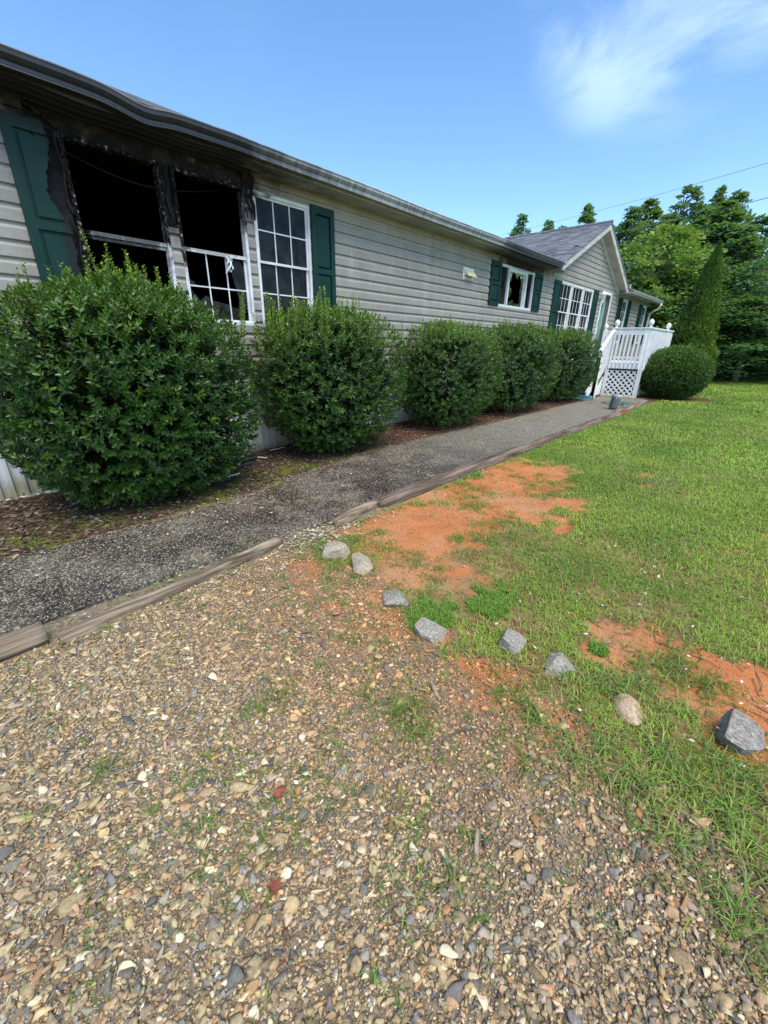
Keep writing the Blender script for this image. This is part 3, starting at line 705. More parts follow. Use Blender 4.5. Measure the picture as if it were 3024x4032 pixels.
# wall lantern beside the door
lan = MB().box(16.47, 16.57, -.02, -.001, 3.0, 3.2).tube([(16.52, -.02, 3.17), (16.52, -.09, 3.24), (16.52, -.13, 3.2)], .012, 6).lathe([(0, .0), (.03, .0), (.075, -.05), (.085, -.07), (.05, -.075)], (16.52, -.13, 3.22), 8).lathe([(.05, 0), (.055, -.02), (.02, -.05), (0, -.06)], (16.52, -.13, 2.96), 8).build('wall_lantern', M_WHITE, house)
MB().lathe([(.078, 0), (.05, -.18)], (16.52, -.13, 3.145), 8).build('lantern_glass', M_LAMPG, lan)
# dryer vent hood
vent = MB().box(8.01, 8.39, -.03, -.012, 2.735, 2.94).build('wall_vent', M_WHITE, house)
MB().add([(8.05, -.03, 2.915), (8.36, -.03, 2.915), (8.37, -.13, 2.80), (8.04, -.13, 2.80), (8.05, -.03, 2.80), (8.36, -.03, 2.80), (8.37, -.13, 2.785), (8.04, -.13, 2.785)],
         [(0, 3, 2, 1), (0, 4, 3), (1, 2, 5), (3, 7, 6, 2)]).build('vent_hood', M_YELLOW, vent)
for zz in (2.755, 2.775): MB().box(8.07, 8.34, -.06, -.031, zz, zz + .008).build('louvre', M_YELLOW, vent)

# skirting: band and ribbed panels
MB().box(XL, 14.45, -.05, .0, .945, 1.02).box(XL, 14.45, -.062, -.05, .945, .958).build('skirting_band', M_WHITE, house)
MB().box(XL, 14.45, -.05, -.01, -.03, .012).add([], []).build('bottom_rail', M_WHITE, house)
prof_k = [(0, -.008), (.010, -.04), (.036, -.04), (.046, -.008)]
def skirt_mesh(vented):
    u = []; w = .4
    for k in range(4):
        o_ = k * .1; u += [(o_ + a, y_) for a, y_ in prof_k]
    u.append((.4, -.008)); mb = MB(); V = []; F = []; n = len(u)
    for z_ in (0, .95): V += [(a, y_, z_) for a, y_ in u]
    for i in range(n - 1): F.append((i, i + 1, i + 1 + n, i + n))
    return mb.add(V, F).mesh('skirting_panel', M_VENT if vented else M_SKIRT)
sk = [skirt_mesh(False), skirt_mesh(True)]
k = 0; xk = XL
while xk < 14.2:
    o = link('skirting_panel', sk[1] if k % 4 == 1 else sk[0], house); o.location = (xk, 0, G(xk) * .0); xk += .4; k += 1
MB().box(14.45, XR, -.03, -.005, 0, 1.02).build('skirting_wall', M_SKIRT, house)

# body: back and end walls, main roof, soffit, fascia
MB().box(XL, XL + .1, .02, 8.4, 0, 3.4).box(XR - .02, XR + .01, .025, 8.4, 0, 3.4).box(XL, XR, 8.4, 8.5, 0, 3.4).build('outer_wall', M_SIDING, house)
MB().box(23.50, 23.58, -.035, .03, 1.0, 3.345).build('corner_trim', M_WHITE, house)
RS = .25
def roof_slab(x0, x1):
    e = -.42; z0 = 3.455; yr = 4.2; zr = z0 + (yr - e) * RS
    V = [(x0, e, z0), (x1, e, z0), (x1, yr, zr), (x0, yr, zr), (x0, e, z0 + .035), (x1, e, z0 + .035), (x1, yr, zr + .035), (x0, yr, zr + .035), (x0, 8.9, 3.4), (x1, 8.9, 3.4), (x0, 8.9, 3.435), (x1, 8.9, 3.435)]
    F = [(3, 2, 1, 0), (4, 5, 6, 7), (0, 1, 5, 4), (7, 6, 11, 10), (2, 3, 8, 9), (0, 4, 7, 3), (1, 2, 6, 5), (3, 7, 10, 8), (2, 9, 11, 6), (8, 10, 11, 9)]
    return MB().add(V, F)
roof_slab(XL - .3, 12.2).build('roof', M_ROOF, house); roof_slab(18.5, 23.75).build('roof', M_ROOF, house)
rm = roof_slab(12.2, 18.5); rm.V = [(x, .35 if y < 0 else y, z + (.77 * RS if y < 0 else 0)) for x, y, z in rm.V]; rm.build('roof', M_ROOF, house)
sp = [(0.0, 3.335), (-.02, 3.335), (-.03, 3.345), (-.13, 3.345), (-.14, 3.338), (-.15, 3.345), (-.24, 3.345), (-.25, 3.338), (-.26, 3.345), (-.345, 3.345), (-.355, 3.335), (-.36, 3.45), (0.0, 3.45)]
def soff_axis(x0, x1, warp):
    out = []
    for x in np.arange(x0, x1 + .01, .1 if warp else 1.0):
        d = -.012 * math.exp(-((x - 2.0) / .5) ** 2) + (.008 * math.sin(x * 7) if 1 < x < 3.2 else 0) if warp else 0
        out.append((min(x, x1), 0, d))
    return out
MB().sweep(sp, soff_axis(XL, 11.95, True), True).build('soffit', M_SOFF, house)
MB().sweep(sp, [(18.62, 0, 0), (23.75, 0, 0)], True).build('soffit', M_SOFF, house)
gp = [(-.362, 3.475), (-.362, 3.365), (-.43, 3.362), (-.436, 3.372), (-.438, 3.395), (-.452, 3.405), (-.475, 3.43), (-.478, 3.46), (-.474, 3.46), (-.468, 3.432), (-.446, 3.41), (-.432, 3.40), (-.428, 3.372), (-.368, 3.37), (-.368, 3.475)]
def sag(x):
    d = -.05 * math.exp(-((x - 2.0) / .22) ** 2) - .012 * math.exp(-((x - 2.5) / .4) ** 2) + .003 * math.sin(x * 5) * (x < 3)
    return d
gax = [(x, -.012 * math.exp(-((x - 1.97) / .25) ** 2) - .008 * math.sin(x * 3) * (x < 3.2), sag(x)) for x in np.arange(XL - .3, 4, .05)] + [(x, 0, .004 * math.sin(x * 1.7)) for x in np.arange(4, 11.9, .4)] + [(11.93, 0, 0)]
gut = MB().sweep(gp, gax, True).build('gutter', M_GUT, house, False); gut['label'] = 'sooty gutter sagging above the burnt windows'
lipp = [(-.48, 3.457), (-.487, 3.464), (-.482, 3.474), (-.470, 3.472), (-.468, 3.460)]
MB().sweep(lipp, gax, True).build('gutter_lip', M_LIP, gut)
base = [(-.43, 3.352), (-.443, 3.356), (-.44, 3.366), (-.43, 3.364)]
MB().sweep(base, [(x, y, z) for x, y, z in gax], True).build('gutter_edge', M_GUT, gut)
g2 = MB().sweep(gp, [(18.7, 0, 0), (23.8, 0, 0)], True).build('gutter', M_GUT, house)
MB().sweep(lipp, [(18.7, 0, 0), (23.8, 0, 0)], True).build('gutter_lip', M_LIP, g2)
MB().tube([(23.62, -.42, 3.37), (23.62, -.42, 3.26), (23.62, -.36, 3.15), (23.60, -.2, 3.06), (23.60, -.09, 2.98), (23.60, -.07, 2.85)], .05, 10).build('downspout_elbow', M_WHITE, house, True)
MB().box(23.57, 23.645, -.10, -.04, .25, 2.86).build('downspout', M_WHITE, house)

# entry gable: roof, rake boards, soffit under the rake, shingles
GX, GZ, GW, GY0 = AP_X, 4.985, 3.13, -.30
def gslope(sgn, name):
    y0, y1, th = GY0 - .02, 6.5, .035; xe = GX + sgn * GW; ze = GZ - GW * SL
    V = [(GX, y0, GZ), (GX, y1, GZ), (xe, y1, ze), (xe, y0, ze)]; V += [(x, y, z - th) for x, y, z in V]
    F = [(0, 1, 2, 3), (7, 6, 5, 4), (0, 3, 7, 4), (1, 5, 6, 2), (2, 6, 7, 3), (0, 4, 5, 1)]
    if sgn > 0: F = [f[::-1] for f in F]
    return MB().add(V, F).build(name, M_ROOF, house)
ls = gslope(-1, 'gable_roof'); gslope(1, 'gable_roof')
for sgn in (-1, 1):
    dz0 = .035
    def rk(d0, d1, y0, y1, w_end):
        xe = GX + sgn * w_end; P = [(GX, GZ - d0), (xe, GZ - d0 - w_end * SL), (xe, GZ - d1 - w_end * SL), (GX, GZ - d1)]
        return MB().prism(P if sgn > 0 else P[::-1], y0, y1)
    rk(.036, .20, GY0, GY0 + .03, 3.10).build('rake_board', M_RAKE, house)
    rk(.17, .195, GY0 + .03, .0, 3.08).build('rake_soffit', M_SOFF, house)
    rk(.196, .33, -.045, -.019, 3.02).build('frieze_board', M_RAKE, house)
    xe = GX + sgn * 3.10
    MB().box(xe - .16 if sgn < 0 else xe - .02, xe + .02 if sgn < 0 else xe + .16, GY0 - .03, -.02, 3.36, 3.52).build('eave_return', M_RAKE, house)
    MB().prism([(xe - .02 - .1 * (sgn < 0), 3.50), (xe + .12 - .1 * (sgn < 0), 3.50), (xe + .12 - .1 * (sgn < 0), 3.60), (xe + .05 - .1 * (sgn < 0), 3.65), (xe - .02 - .1 * (sgn < 0), 3.62)], -.36, -.34).build('diverter_flashing', M_LIP, house)
MB().box(11.95, 12.5, -.36, -.02, 3.336, 3.345).box(18.3, 18.7, -.36, -.02, 3.336, 3.345).build('soffit_return', M_SOFF, house)
# shingles on the near slope of the gable, one object per shingle
ang = math.atan(SL); ce, exposure, tabw = math.cos(ang), .142, .30
sh_mesh = []
for v in range(4):
    w_ = tabw - .006; l_ = .165; hh = .010 + .003 * v
    V = [(0, 0, 0), (0, w_, 0), (-l_, w_, hh * .4), (-l_, 0, hh * .4), (0, 0, .004), (0, w_, .004), (-l_, w_, hh), (-l_, 0, hh)]
    sh_mesh.append(mesh('shingle', V, [(3, 2, 1, 0), (4, 5, 6, 7), (0, 1, 5, 4), (1, 2, 6, 5), (2, 3, 7, 6), (3, 0, 4, 7)], M_SHING))
cnt = 0; L = GW / ce; rowk = 0; rest = MB(); d = L - .135
todo = []
while d > .02:
    dx = d * ce; ymax = min(6.2, -.42 + (GZ - dx * SL - 3.455) / RS + .25)
    y = GY0 - .03 + (-.15 if rowk % 2 else 0) - .04 * (rowk % 3)
    while y < ymax:
        if y > GY0 - .2: todo.append((y, d, dx))
        y += tabw
    d -= exposure; rowk += 1
todo.sort(key=lambda q: q[0] + .3 * q[1] * 0)
for i, (y, d, dx) in enumerate(todo):
    me = sh_mesh[random.randrange(4)]
    M4 = Matrix.Translation((GX - dx, max(y, GY0 - .03), GZ - dx * SL + .002)) @ Matrix.Rotation(-ang, 4, 'Y')
    if i < 298:
        o = link('shingle', me, ls); o.matrix_local = M4
    else:
        rest.add([M4 @ v.co for v in me.vertices], [tuple(p.vertices) for p in me.polygons])
if rest.V: tag(rest.build('shingle_field', M_ROOF, ls), kind='stuff')
MB().tube([(GX, GY0 - .03, GZ + .01), (GX, 6.3, GZ + .01)], .05, 6).build('ridge_cap', M_ROOF, house)

m, N, b = new_mat('curtain_cloth'); M_CURT = fin(m, N, b, (.11, .085, .07), .9)
# things inside the burnt room
cbl = MB().tube([(lerp(1.5, 2.6, t_), .8, 3.33 - .165 * math.sin(t_ * math.pi * .62) ) for t_ in np.linspace(0, 1, 20)] + [(lerp(2.6, 3.35, t_), .8, 3.18 + .15 * t_ ** 1.5) for t_ in np.linspace(.05, 1, 10)], .008, 5).build('hanging_cable', M_JAMB, None, True)
tag(cbl, 'thin burnt cable sagging across the dark opening of the first window', 'cable')
def heap(name, cx, cy, rx, ry, h, z0, mat, seed, lbl, cat):
    n = 26; a = np.linspace(-1, 1, n); A, B = np.meshgrid(a, a); r = np.hypot(A, B)
    z_ = z0 + h * np.clip(1 - r ** 2, 0, 1) * (.5 + fbm(A * 3, B * 3, seed, 5)) - .02 * (r > 1)
    idx = np.arange(n * n).reshape(n, n); F = np.stack([idx[:-1, :-1], idx[:-1, 1:], idx[1:, 1:], idx[1:, :-1]], -1).reshape(-1, 4)
    return tag(mk(name, np.stack([cx + A * rx, cy + B * ry, z_], -1).reshape(-1, 3), F, mat), lbl, cat)
heap('rubble_heap', 2.15, .75, .42, .42, 1.0, 1.04, M_ASH, 101, 'grey ash and insulation heap inside the first burnt window', 'rubble')
heap('rubble_heap', 2.9, .7, .45, .4, .75, 1.04, M_ASH, 102, 'dark ash heap behind the broken lower panes of the second window', 'rubble')
o = MB().lathe([(0, .02), (.045, .015), (.06, 0), (.045, -.015), (0, -.02)], (0, 0, 0), 14).build('plate', M_STICK, None, True)
o.location = (3.09, .15, 1.78); o.rotation_euler = (1.4, .1, .3); tag(o, 'small pale plate standing inside the lower right corner of the second window', 'plate')
MB().box(3.08 - .15, 3.08 + .2, .1, .22, 1.04, 1.72).build('window_shelf', M_ROOMC, house)
for k, xs_ in enumerate(((13.55, 13.88), (14.5, 14.86), (15.45, 15.76))):
    n = 14; V = []; F = []
    for i in range(n + 1):
        x = lerp(xs_[0], xs_[1], i / n); y = .11 + .02 * math.sin(i * 1.9); V += [(x, y, 1.6), (x, y, 3.2), (x, y + .006, 1.6), (x, y + .006, 3.2)]
    for i in range(n):
        a = i * 4; F += [(a, a + 4, a + 5, a + 1), (a + 6, a + 2, a + 3, a + 7), (a + 1, a + 5, a + 7, a + 3), (a, a + 2, a + 6, a + 4)]
    tag(mk('curtain', V, F, M_CURT), ['tan curtain behind the left window of the front trio', 'tan curtain behind the middle window of the front trio', 'tan curtain behind the right window of the front trio'][k], 'curtain', 'curtains in the front trio of windows')

# ================================================================== PORCH DECK
GD = 0.088
DX0, DX1, DY0, DY1, DZ = 14.45, 17.5, -2.22, -.07, 1.06
deck = thing('porch_deck', 'white painted porch deck with baluster railings, ball finials and diamond lattice skirt', 'deck', (14.45, -1.1, GD))
def dk(mb, name, mat=None, parent=None, smooth=False):
    o = mb.build(name, mat or M_WHITE, parent or deck, smooth)
    if parent is None: o.matrix_parent_inverse = Matrix.Translation((-14.45, 1.1, -GD))
    return o
def dlink(name, me, loc, parent=None, rot=(0, 0, 0)):
    o = link(name, me, deck); o.matrix_parent_inverse = Matrix.Translation((-14.45, 1.1, -GD)); o.location = loc; o.rotation_euler = rot; return o
for i in range(16):
    y0 = DY0 + .01 + i * .134; dk(MB().box(DX0 + .02, DX1, y0, y0 + .128, DZ - .03, DZ), 'deck_board')
dk(MB().box(DX0 - .012, DX0 + .026, DY0 - .01, DY1, DZ - .2, DZ - .032), 'rim_joist'); dk(MB().box(DX0 + .03, DX1, DY0 - .03, DY0 + .008, DZ - .2, DZ - .032), 'rim_joist')
ORN = [(0, 0), (.055, 0), (.055, .02), (.03, .03), (.028, .045), (.05, .06), (.068, .09), (.074, .13), (.066, .165), (.045, .195), (.02, .21), (.01, .222), (0, .225)]
fin_me = MB().lathe(ORN, (0, 0, 0), 16).mesh('finial', M_WHITE, True)
def post(x, y, z0, z1, w=.1, finial=True):
    p = dk(MB().box(x - w / 2, x + w / 2, y - w / 2, y + w / 2, z0, z1), 'post')
    if finial:
        f = link('finial', fin_me, p); f.location = (x, y, z1)
    return p
RT = 2.035
post(DX0 + .03, -1.30, GD, RT); post(DX0 + .03, -2.19, GD, RT); post(16.85, -2.19, GD, RT); post(17.42, -2.19, GD, RT - .03, finial=False); post(17.4, -.15, 1.0, RT + .03); post(DX0 + .03, -.14, GD, 2.0, finial=False)
post(13.62, -1.26, .05, 1.22, .12, False)
dk(MB().box(DX0 - .04, DX0 + .1, -2.27, -1.22, RT - .03, RT + .005), 'top_rail'); dk(MB().box(DX0 - .015, DX0 + .02, -2.24, -1.25, RT - .135, RT - .045), 'rail_board')
dk(MB().box(DX0 + .10, 17.5, -2.27, -2.13, RT - .033, RT + .002), 'top_rail'); dk(MB().box(DX0 + .08, 17.47, -2.225, -2.19, RT - .135, RT - .045), 'rail_board')
dk(MB().box(17.37, 17.45, -2.1, -.12, RT - .04, RT), 'top_rail'); dk(MB().box(17.39, 17.42, -2.1, -.12, RT - .12, RT - .05), 'rail_board'); dk(MB().box(17.39, 17.42, -2.1, -.12, 1.13, 1.2), 'rail_board')
dk(MB().box(DX0 - .015, DX0 + .02, -2.24, -1.25, .93, 1.03), 'rail_board')
bal = MB().box(-.022, .022, -.022, .022, 0, 1.0).mesh('baluster', M_WHITE)
for i in range(8): dlink('baluster', bal, (DX0 - .035, -1.34 - i * .112, .91))
for i in range(24): dlink('baluster', bal, (DX0 + .13 + i * .121, -2.245, .91))
for i in range(14): dlink('baluster', bal, (17.36, -.25 - i * .135, .92))
# steps and stair rail (the stair runs down along the house towards the camera)
nst = 5; sx0, sx1 = 13.3, DX0
for i in range(nst):
    z_ = GD + (DZ - GD) * (i + 1) / (nst + 1); x_ = lerp(sx0, sx1, i / nst)
    dk(MB().box(x_ - .02, x_ + .25, -1.18, -.2, z_ - .035, z_), 'tread', M_STEP); dk(MB().box(x_ + .01, x_ + .03, -1.18, -.2, z_ - .16, z_ - .036), 'riser', M_STEP)
def slope_beam(xa, za, xb, zb, y, w, h): return MB().beam((xa, y, za), (xb, y, zb), w, h)
dk(slope_beam(13.2, .17, DX0, DZ - .1, -1.21, .04, .24), 'stringer'); dk(MB().prism([(13.3, .06), (DX0, .06), (DX0, DZ - .25), (13.42, .12)], -1.19, -1.175), 'stair_panel', M_STEP); dk(slope_beam(13.2, .17, DX0, DZ - .1, -.17, .04, .24), 'stringer', M_STEP)
dk(slope_beam(13.5, 1.36, DX0 + .04, RT - .02, -1.27, .09, .035), 'stair_rail')
dk(MB().box(13.56, 13.68, -1.19, -1.33, .05, 1.30), 'newel_post')
for i in range(8):
    x_ = 13.74 + i * .092; zb_ = .3 + (x_ - 13.3) * .62; zt_ = 1.36 + (x_ - 13.5) * .66
    dk(MB().box(x_ - .019, x_ + .019, -1.29, -1.252, zb_, zt_ - .02), 'baluster')
dk(MB().box(17.46, 17.49, -2.2, -.1, .05, .86), 'shade_board', M_STEP); dk(MB().box(14.9, 17.4, -.12, -.09, .05, .86), 'shade_board', M_STEP)  # unseen dark boards added so the lattice gaps look shaded
# lattice: slats clipped to their panel
def clip_seg(p, d, poly):
    t0, t1 = -1e9, 1e9; n = len(poly)
    for i in range(n):
        a, b_ = np.array(poly[i]), np.array(poly[(i + 1) % n]); e = b_ - a; nr = np.array([-e[1], e[0]])   # inward for ccw
        den = nr.dot(d); num = nr.dot(np.array(p) - a)
        if abs(den) < 1e-9:
            if num < 0: return None
        else:
            t_ = -num / den
            if den > 0: t0 = max(t0, t_)
            else: t1 = min(t1, t_)
    return (np.array(p) + d * t0, np.array(p) + d * t1) if t1 - t0 > .05 else None
def lattice(poly, put, st=.15, w=.045):
    us = [q[0] for q in poly]; vs = [q[1] for q in poly]
    for s_, off in ((1, 0.0), (-1, .009)):
        d = np.array([1, s_]) / math.sqrt(2); nrm = np.array([-d[1], d[0]])
        c0 = np.array([(min(us) + max(us)) / 2, (min(vs) + max(vs)) / 2])
        for k in range(-14, 15):
            seg = clip_seg(c0 + nrm * k * st * .72, d, poly)
            if seg: put(seg[0], seg[1], off, w)
def put_x(a, b_, off, w): dk(MB().beam((DX0 - .005 + off, a[0], a[1]), (DX0 - .005 + off, b_[0], b_[1]), .007, w) if False else MB().add(*strip3((DX0 + off, a[0], a[1]), (DX0 + off, b_[0], b_[1]), (1, 0, 0), w, .008)), 'lattice_slat')
def put_y(yv):
    return lambda a, b_, off, w: dk(MB().add(*strip3((a[0], yv + off, a[1]), (b_[0], yv + off, b_[1]), (0, 1, 0), w, .008)), 'lattice_slat')
def strip3(a, b_, nrm, w, th):
    a, b_, nrm = np.array(a, float), np.array(b_, float), np.array(nrm, float); t_ = b_ - a; t_ /= np.linalg.norm(t_); s_ = np.cross(t_, nrm)
    V = [p + s_ * i * w / 2 + nrm * j * th / 2 for p in (a, b_) for i, j in ((-1, -1), (1, -1), (1, 1), (-1, 1))]
    return V, [(3, 2, 1, 0), (4, 5, 6, 7), (0, 1, 5, 4), (1, 2, 6, 5), (2, 3, 7, 6), (3, 0, 4, 7)]
lattice([(-2.16, .12), (-1.34, .12), (-1.34, .88), (-2.16, .88)], put_x)
lattice([(13.70, .12), (14.40, .12), (14.40, .72), (13.72, .14)], put_y(-1.245), .115, .036)
lattice([(14.55, .12), (16.8, .12), (16.8, .84), (14.55, .84)], put_y(-2.2), .2, .05)
dk(MB().box(DX0 - .012, DX0 + .012, -2.2, -1.3, .095, .135), 'lattice_frame'); dk(MB().box(DX0 - .012, DX0 + .012, -2.2, -1.3, .86, .90), 'lattice_frame')
# leafy garland on the door
def leafquads(P, D, Nn, L, Wd, cols, fold=.18):
    P, D, Nn = np.asarray(P), unit(np.asarray(D)), np.asarray(Nn)
    Sd = unit(np.cross(D, Nn)); Nn = np.cross(Sd, D); L = np.asarray(L)[:, None]; Wd = np.asarray(Wd)[:, None]
    v0 = P; v1 = P + D * L * .48 + Sd * Wd * .5; v2 = P + D * L * .48 - Sd * Wd * .5; v3 = P + D * L - Nn * L * .10; v4 = P + D * L * .5 - Nn * Wd * fold
    V = np.stack([v0, v1, v2, v3, v4], 1).reshape(-1, 3); o = np.arange(len(P))[:, None] * 5
    F = np.concatenate([o + np.array(q) for q in ((0, 4, 1), (0, 2, 4), (4, 3, 1), (2, 3, 4))], 0)
    return V, F.astype(np.int32), np.repeat(np.asarray(cols), 5, axis=0)
def cardquads(P, D, Nn, L, Wd, cols):
    P, D = np.asarray(P), unit(np.asarray(D)); Sd = unit(np.cross(D, Nn)); Nn = np.cross(Sd, D); L = np.asarray(L)[:, None]; Wd = np.asarray(Wd)[:, None]
    V = np.stack([P, P + D * L * .5 + Sd * Wd * .5, P + D * L - Nn * L * .15, P + D * L * .5 - Sd * Wd * .5], 1).reshape(-1, 3)
    o = np.arange(len(P))[:, None] * 4; F = np.concatenate([o + np.array([0, 1, 2]), o + np.array([0, 2, 3])], 0)
    return V, F.astype(np.int32), np.repeat(np.asarray(cols), 4, axis=0)
n = 160; tt = rng.random(n); P = np.stack([17.1 + .09 * np.sin(tt * 9) + rng.normal(0, .04, n), np.full(n, .085), 2.95 - tt * .75], 1)
V, F, Cc = leafquads(P, rng.normal(0, 1, (n, 3)) * [1, .3, 1], np.tile([0, -1., .2], (n, 1)), np.full(n, .09), np.full(n, .045), np.tile([.012, .03, .015], (n, 1)))
tag(mk('door_garland', V, F, M_BOX, None, Cc), 'dark leafy garland hanging down the teal front door', 'garland')

# ================================================================== SHRUBS
def colmix(a, b, t): return np.asarray(a)[None] * (1 - t[:, None]) + np.asarray(b)[None] * t[:, None]
def noise3(d, s, seed): return (fbm(d[:, 0] * s + 5, d[:, 1] * s + d[:, 2] * s * .7, seed, 3) + fbm(d[:, 2] * s + 9, d[:, 0] * s * .6 - d[:, 1] * s, seed + 3, 3)) / 2
def holly(name, c, r, ns, L, label, seed, shoots=(), low=.35, bright_top=.5, right=0, q=9):
    g = np.random.default_rng(seed); c = np.array(c); r = np.array(r); gz = G(c[0])
    t = thing(name, label, 'shrub', (c[0], c[1], gz), 0, 'clipped holly shrubs in a row along the house')
    d = unit(g.normal(0, 1, (ns, 3))); pw = 2.9
    rad = (np.abs(d) ** pw).sum(1) ** (-1 / pw) * .96 + .0
    lay = 1 - .22 * g.random(ns) ** 1.6
    rad = rad * (1 + .12 * (noise3(d, 2.6, seed) - .5) + .06 * (noise3(d, 7, seed + 1) - .5)) * lay
    taper = lerp(low, 1, sstep(d[:, 2], -.95, -.15)); P = c + d * r * rad[:, None]
    P[:, :2] = c[:2] + (P[:, :2] - c[:2]) * (.55 + .45 * taper)[:, None]
    # hollows where the interior shows
    hol = noise3(d, 5.5, seed + 9); keep = (P[:, 2] > gz + .10) & ~((hol < .36) & (lay > .85) & (d[:, 2] < .5))
    P, d, lay = P[keep], d[keep], lay[keep]; m_ = len(P)
    D = unit(unit(d / r) * .75 + np.array([0, 0, .45]) + g.normal(0, .17, (m_, 3)))
    k = np.tile(np.arange(q), m_); Pp, Dd = np.repeat(P, q, 0), np.repeat(D, q, 0); M_ = len(Pp)
    az = k * 2.4 + np.repeat(g.random(m_) * 6.28, q); el = lerp(.3, 1.42, (k / (q - 1))) + g.normal(0, .12, M_)
    u = unit(np.cross(Dd, np.array([.31, .17, .93]))); w = np.cross(Dd, u); side = u * np.cos(az)[:, None] + w * np.sin(az)[:, None]
    LD = Dd * np.cos(el)[:, None] + side * np.sin(el)[:, None]
    base = Pp - Dd * (k / q * L * 1.3)[:, None]
    ll = L * g.uniform(.75, 1.2, M_); ww = ll * g.uniform(.40, .5, M_)
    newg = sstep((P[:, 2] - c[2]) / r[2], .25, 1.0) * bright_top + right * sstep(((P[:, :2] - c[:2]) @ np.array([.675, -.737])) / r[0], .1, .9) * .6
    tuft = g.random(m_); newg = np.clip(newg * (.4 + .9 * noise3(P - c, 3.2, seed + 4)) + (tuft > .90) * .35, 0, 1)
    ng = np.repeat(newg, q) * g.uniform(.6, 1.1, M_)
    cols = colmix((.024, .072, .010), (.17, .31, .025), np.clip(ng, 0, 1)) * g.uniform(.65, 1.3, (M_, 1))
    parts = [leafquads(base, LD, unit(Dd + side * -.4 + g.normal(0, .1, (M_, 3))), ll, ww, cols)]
    # inner leaves, coloured darker to stand for the shade inside the shrub
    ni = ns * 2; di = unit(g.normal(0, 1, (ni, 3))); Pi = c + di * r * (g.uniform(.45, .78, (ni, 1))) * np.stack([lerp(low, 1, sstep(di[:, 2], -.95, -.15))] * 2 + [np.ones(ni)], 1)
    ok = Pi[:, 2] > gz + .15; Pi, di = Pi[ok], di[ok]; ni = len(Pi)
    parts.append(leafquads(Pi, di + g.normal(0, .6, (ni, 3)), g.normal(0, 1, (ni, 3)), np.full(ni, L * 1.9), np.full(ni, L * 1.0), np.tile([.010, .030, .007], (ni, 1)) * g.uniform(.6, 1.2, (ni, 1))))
    # upright shoots of new growth
    stems = MB()
    for (sx, sy, sz0, sz1) in shoots:
        tipx, tipy = sx + g.normal(0, .05), sy + g.normal(0, .04); n_ = max(8, int((sz1 - sz0) / (L * .42)))
        tt = np.linspace(0, 1, n_); SP = np.stack([lerp(sx, tipx, tt), lerp(sy, tipy, tt), lerp(sz0, sz1, tt)], 1)
        stems.tube(SP[::3] if n_ > 6 else SP, .003, 4)
        kk = np.repeat(np.arange(n_), 2); az = kk * 1.57 + np.tile([0, math.pi], n_) + g.normal(0, .3, 2 * n_)
        el = np.full(2 * n_, .75) + g.normal(0, .15, 2 * n_)
        LDs = np.stack([np.cos(az) * np.sin(el), np.sin(az) * np.sin(el), np.cos(el)], 1)
        f_ = g.uniform(.5, 1, 2 * n_); l2 = L * lerp(1.15, .7, np.repeat(tt, 2)) * g.uniform(.8, 1.15, 2 * n_)
        parts.append(leafquads(SP[kk], LDs, np.stack([-np.cos(az), -np.sin(az), np.full(2 * n_, 1.2)], 1), l2, l2 * .62, colmix((.14, .29, .035), (.28, .42, .05), f_)))
    off = 0; Vs, Fs, Cs = [], [], []
    for V, F, Cc in parts: Vs.append(V); Fs.append(F + off); Cs.append(Cc); off += len(V)
    V = np.concatenate(Vs) - np.array([c[0], c[1], gz])
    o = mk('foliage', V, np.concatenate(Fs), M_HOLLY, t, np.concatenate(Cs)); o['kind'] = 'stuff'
    for k in range(7):
        a = k * .9 + g.random(); e = np.array([c[0] + .55 * r[0] * math.cos(a), c[1] + .55 * r[1] * math.sin(a), c[2] + .3 * r[2]])
        b0 = np.array([c[0] + .1 * math.cos(a), c[1] + .1 * math.sin(a), gz - .02]); tt = np.linspace(0, 1, 8)[:, None]
        stems.tube(b0 + (e - b0) * tt + np.sin(tt * 3.1) * np.array([[.05 * math.cos(a * 3), .05 * math.sin(a * 2), .1]]), np.linspace(.022, .007, 8), 5)
    so_ = stems.build('stem', M_BARK, t); so_['kind'] = 'stuff'; so_.matrix_parent_inverse = Matrix.Translation((-c[0], -c[1], -gz))
    return t
g = np.random.default_rng(5)
sh1 = [(1.39, -.55, 1.7, 2.36), (1.42, -.5, 1.8, 2.28), (1.60, -.6, 1.7, 2.20), (1.66, -.55, 1.7, 2.24), (1.72, -.62, 1.7, 2.12), (1.24, -.7, 1.7, 2.12), (1.10, -.6, 1.7, 2.02), (1.52, -.65, 1.7, 2.10), (1.84, -.7, 1.65, 2.0), (1.95, -.7, 1.6, 1.97), (2.08, -.75, 1.5, 1.86), (.72, -.5, 1.7, 2.0), (.60, -.5, 1.7, 1.95), (2.2, -.8, 1.4, 1.72)] + [(1.5 + g.normal(0, .35), -.8 + g.normal(0, .2), 1.6, 1.96 + g.random() * .1) for _ in range(24)] + [(1.6 + g.normal(0, .2), -.65 + g.normal(0, .12), 1.7, 2.02 + g.random() * .14) for _ in range(16)]
sh2 = [(2.98 + g.normal(0, .12), -.7 + g.normal(0, .15), 1.3, 1.66 + g.random() * .22) for _ in range(14)] + [(3.82 + g.normal(0, .55), -.75 + g.normal(0, .3), 1.55, 1.92 + g.random() * .14) for _ in range(46)]
def shtop(cx, cy, z, n, sx=.45): return [(cx + g.normal(0, sx), cy + g.normal(0, .28), z - .3, z - .04 + g.random() * .14) for _ in range(n)]
holly('holly_shrub', (1.33, -.88, .95), (1.13, .86, 1.03), 5200, .050, 'largest and nearest holly shrub, below the burnt-out windows, bright shoots on top', 11, sh1, .5, .38)
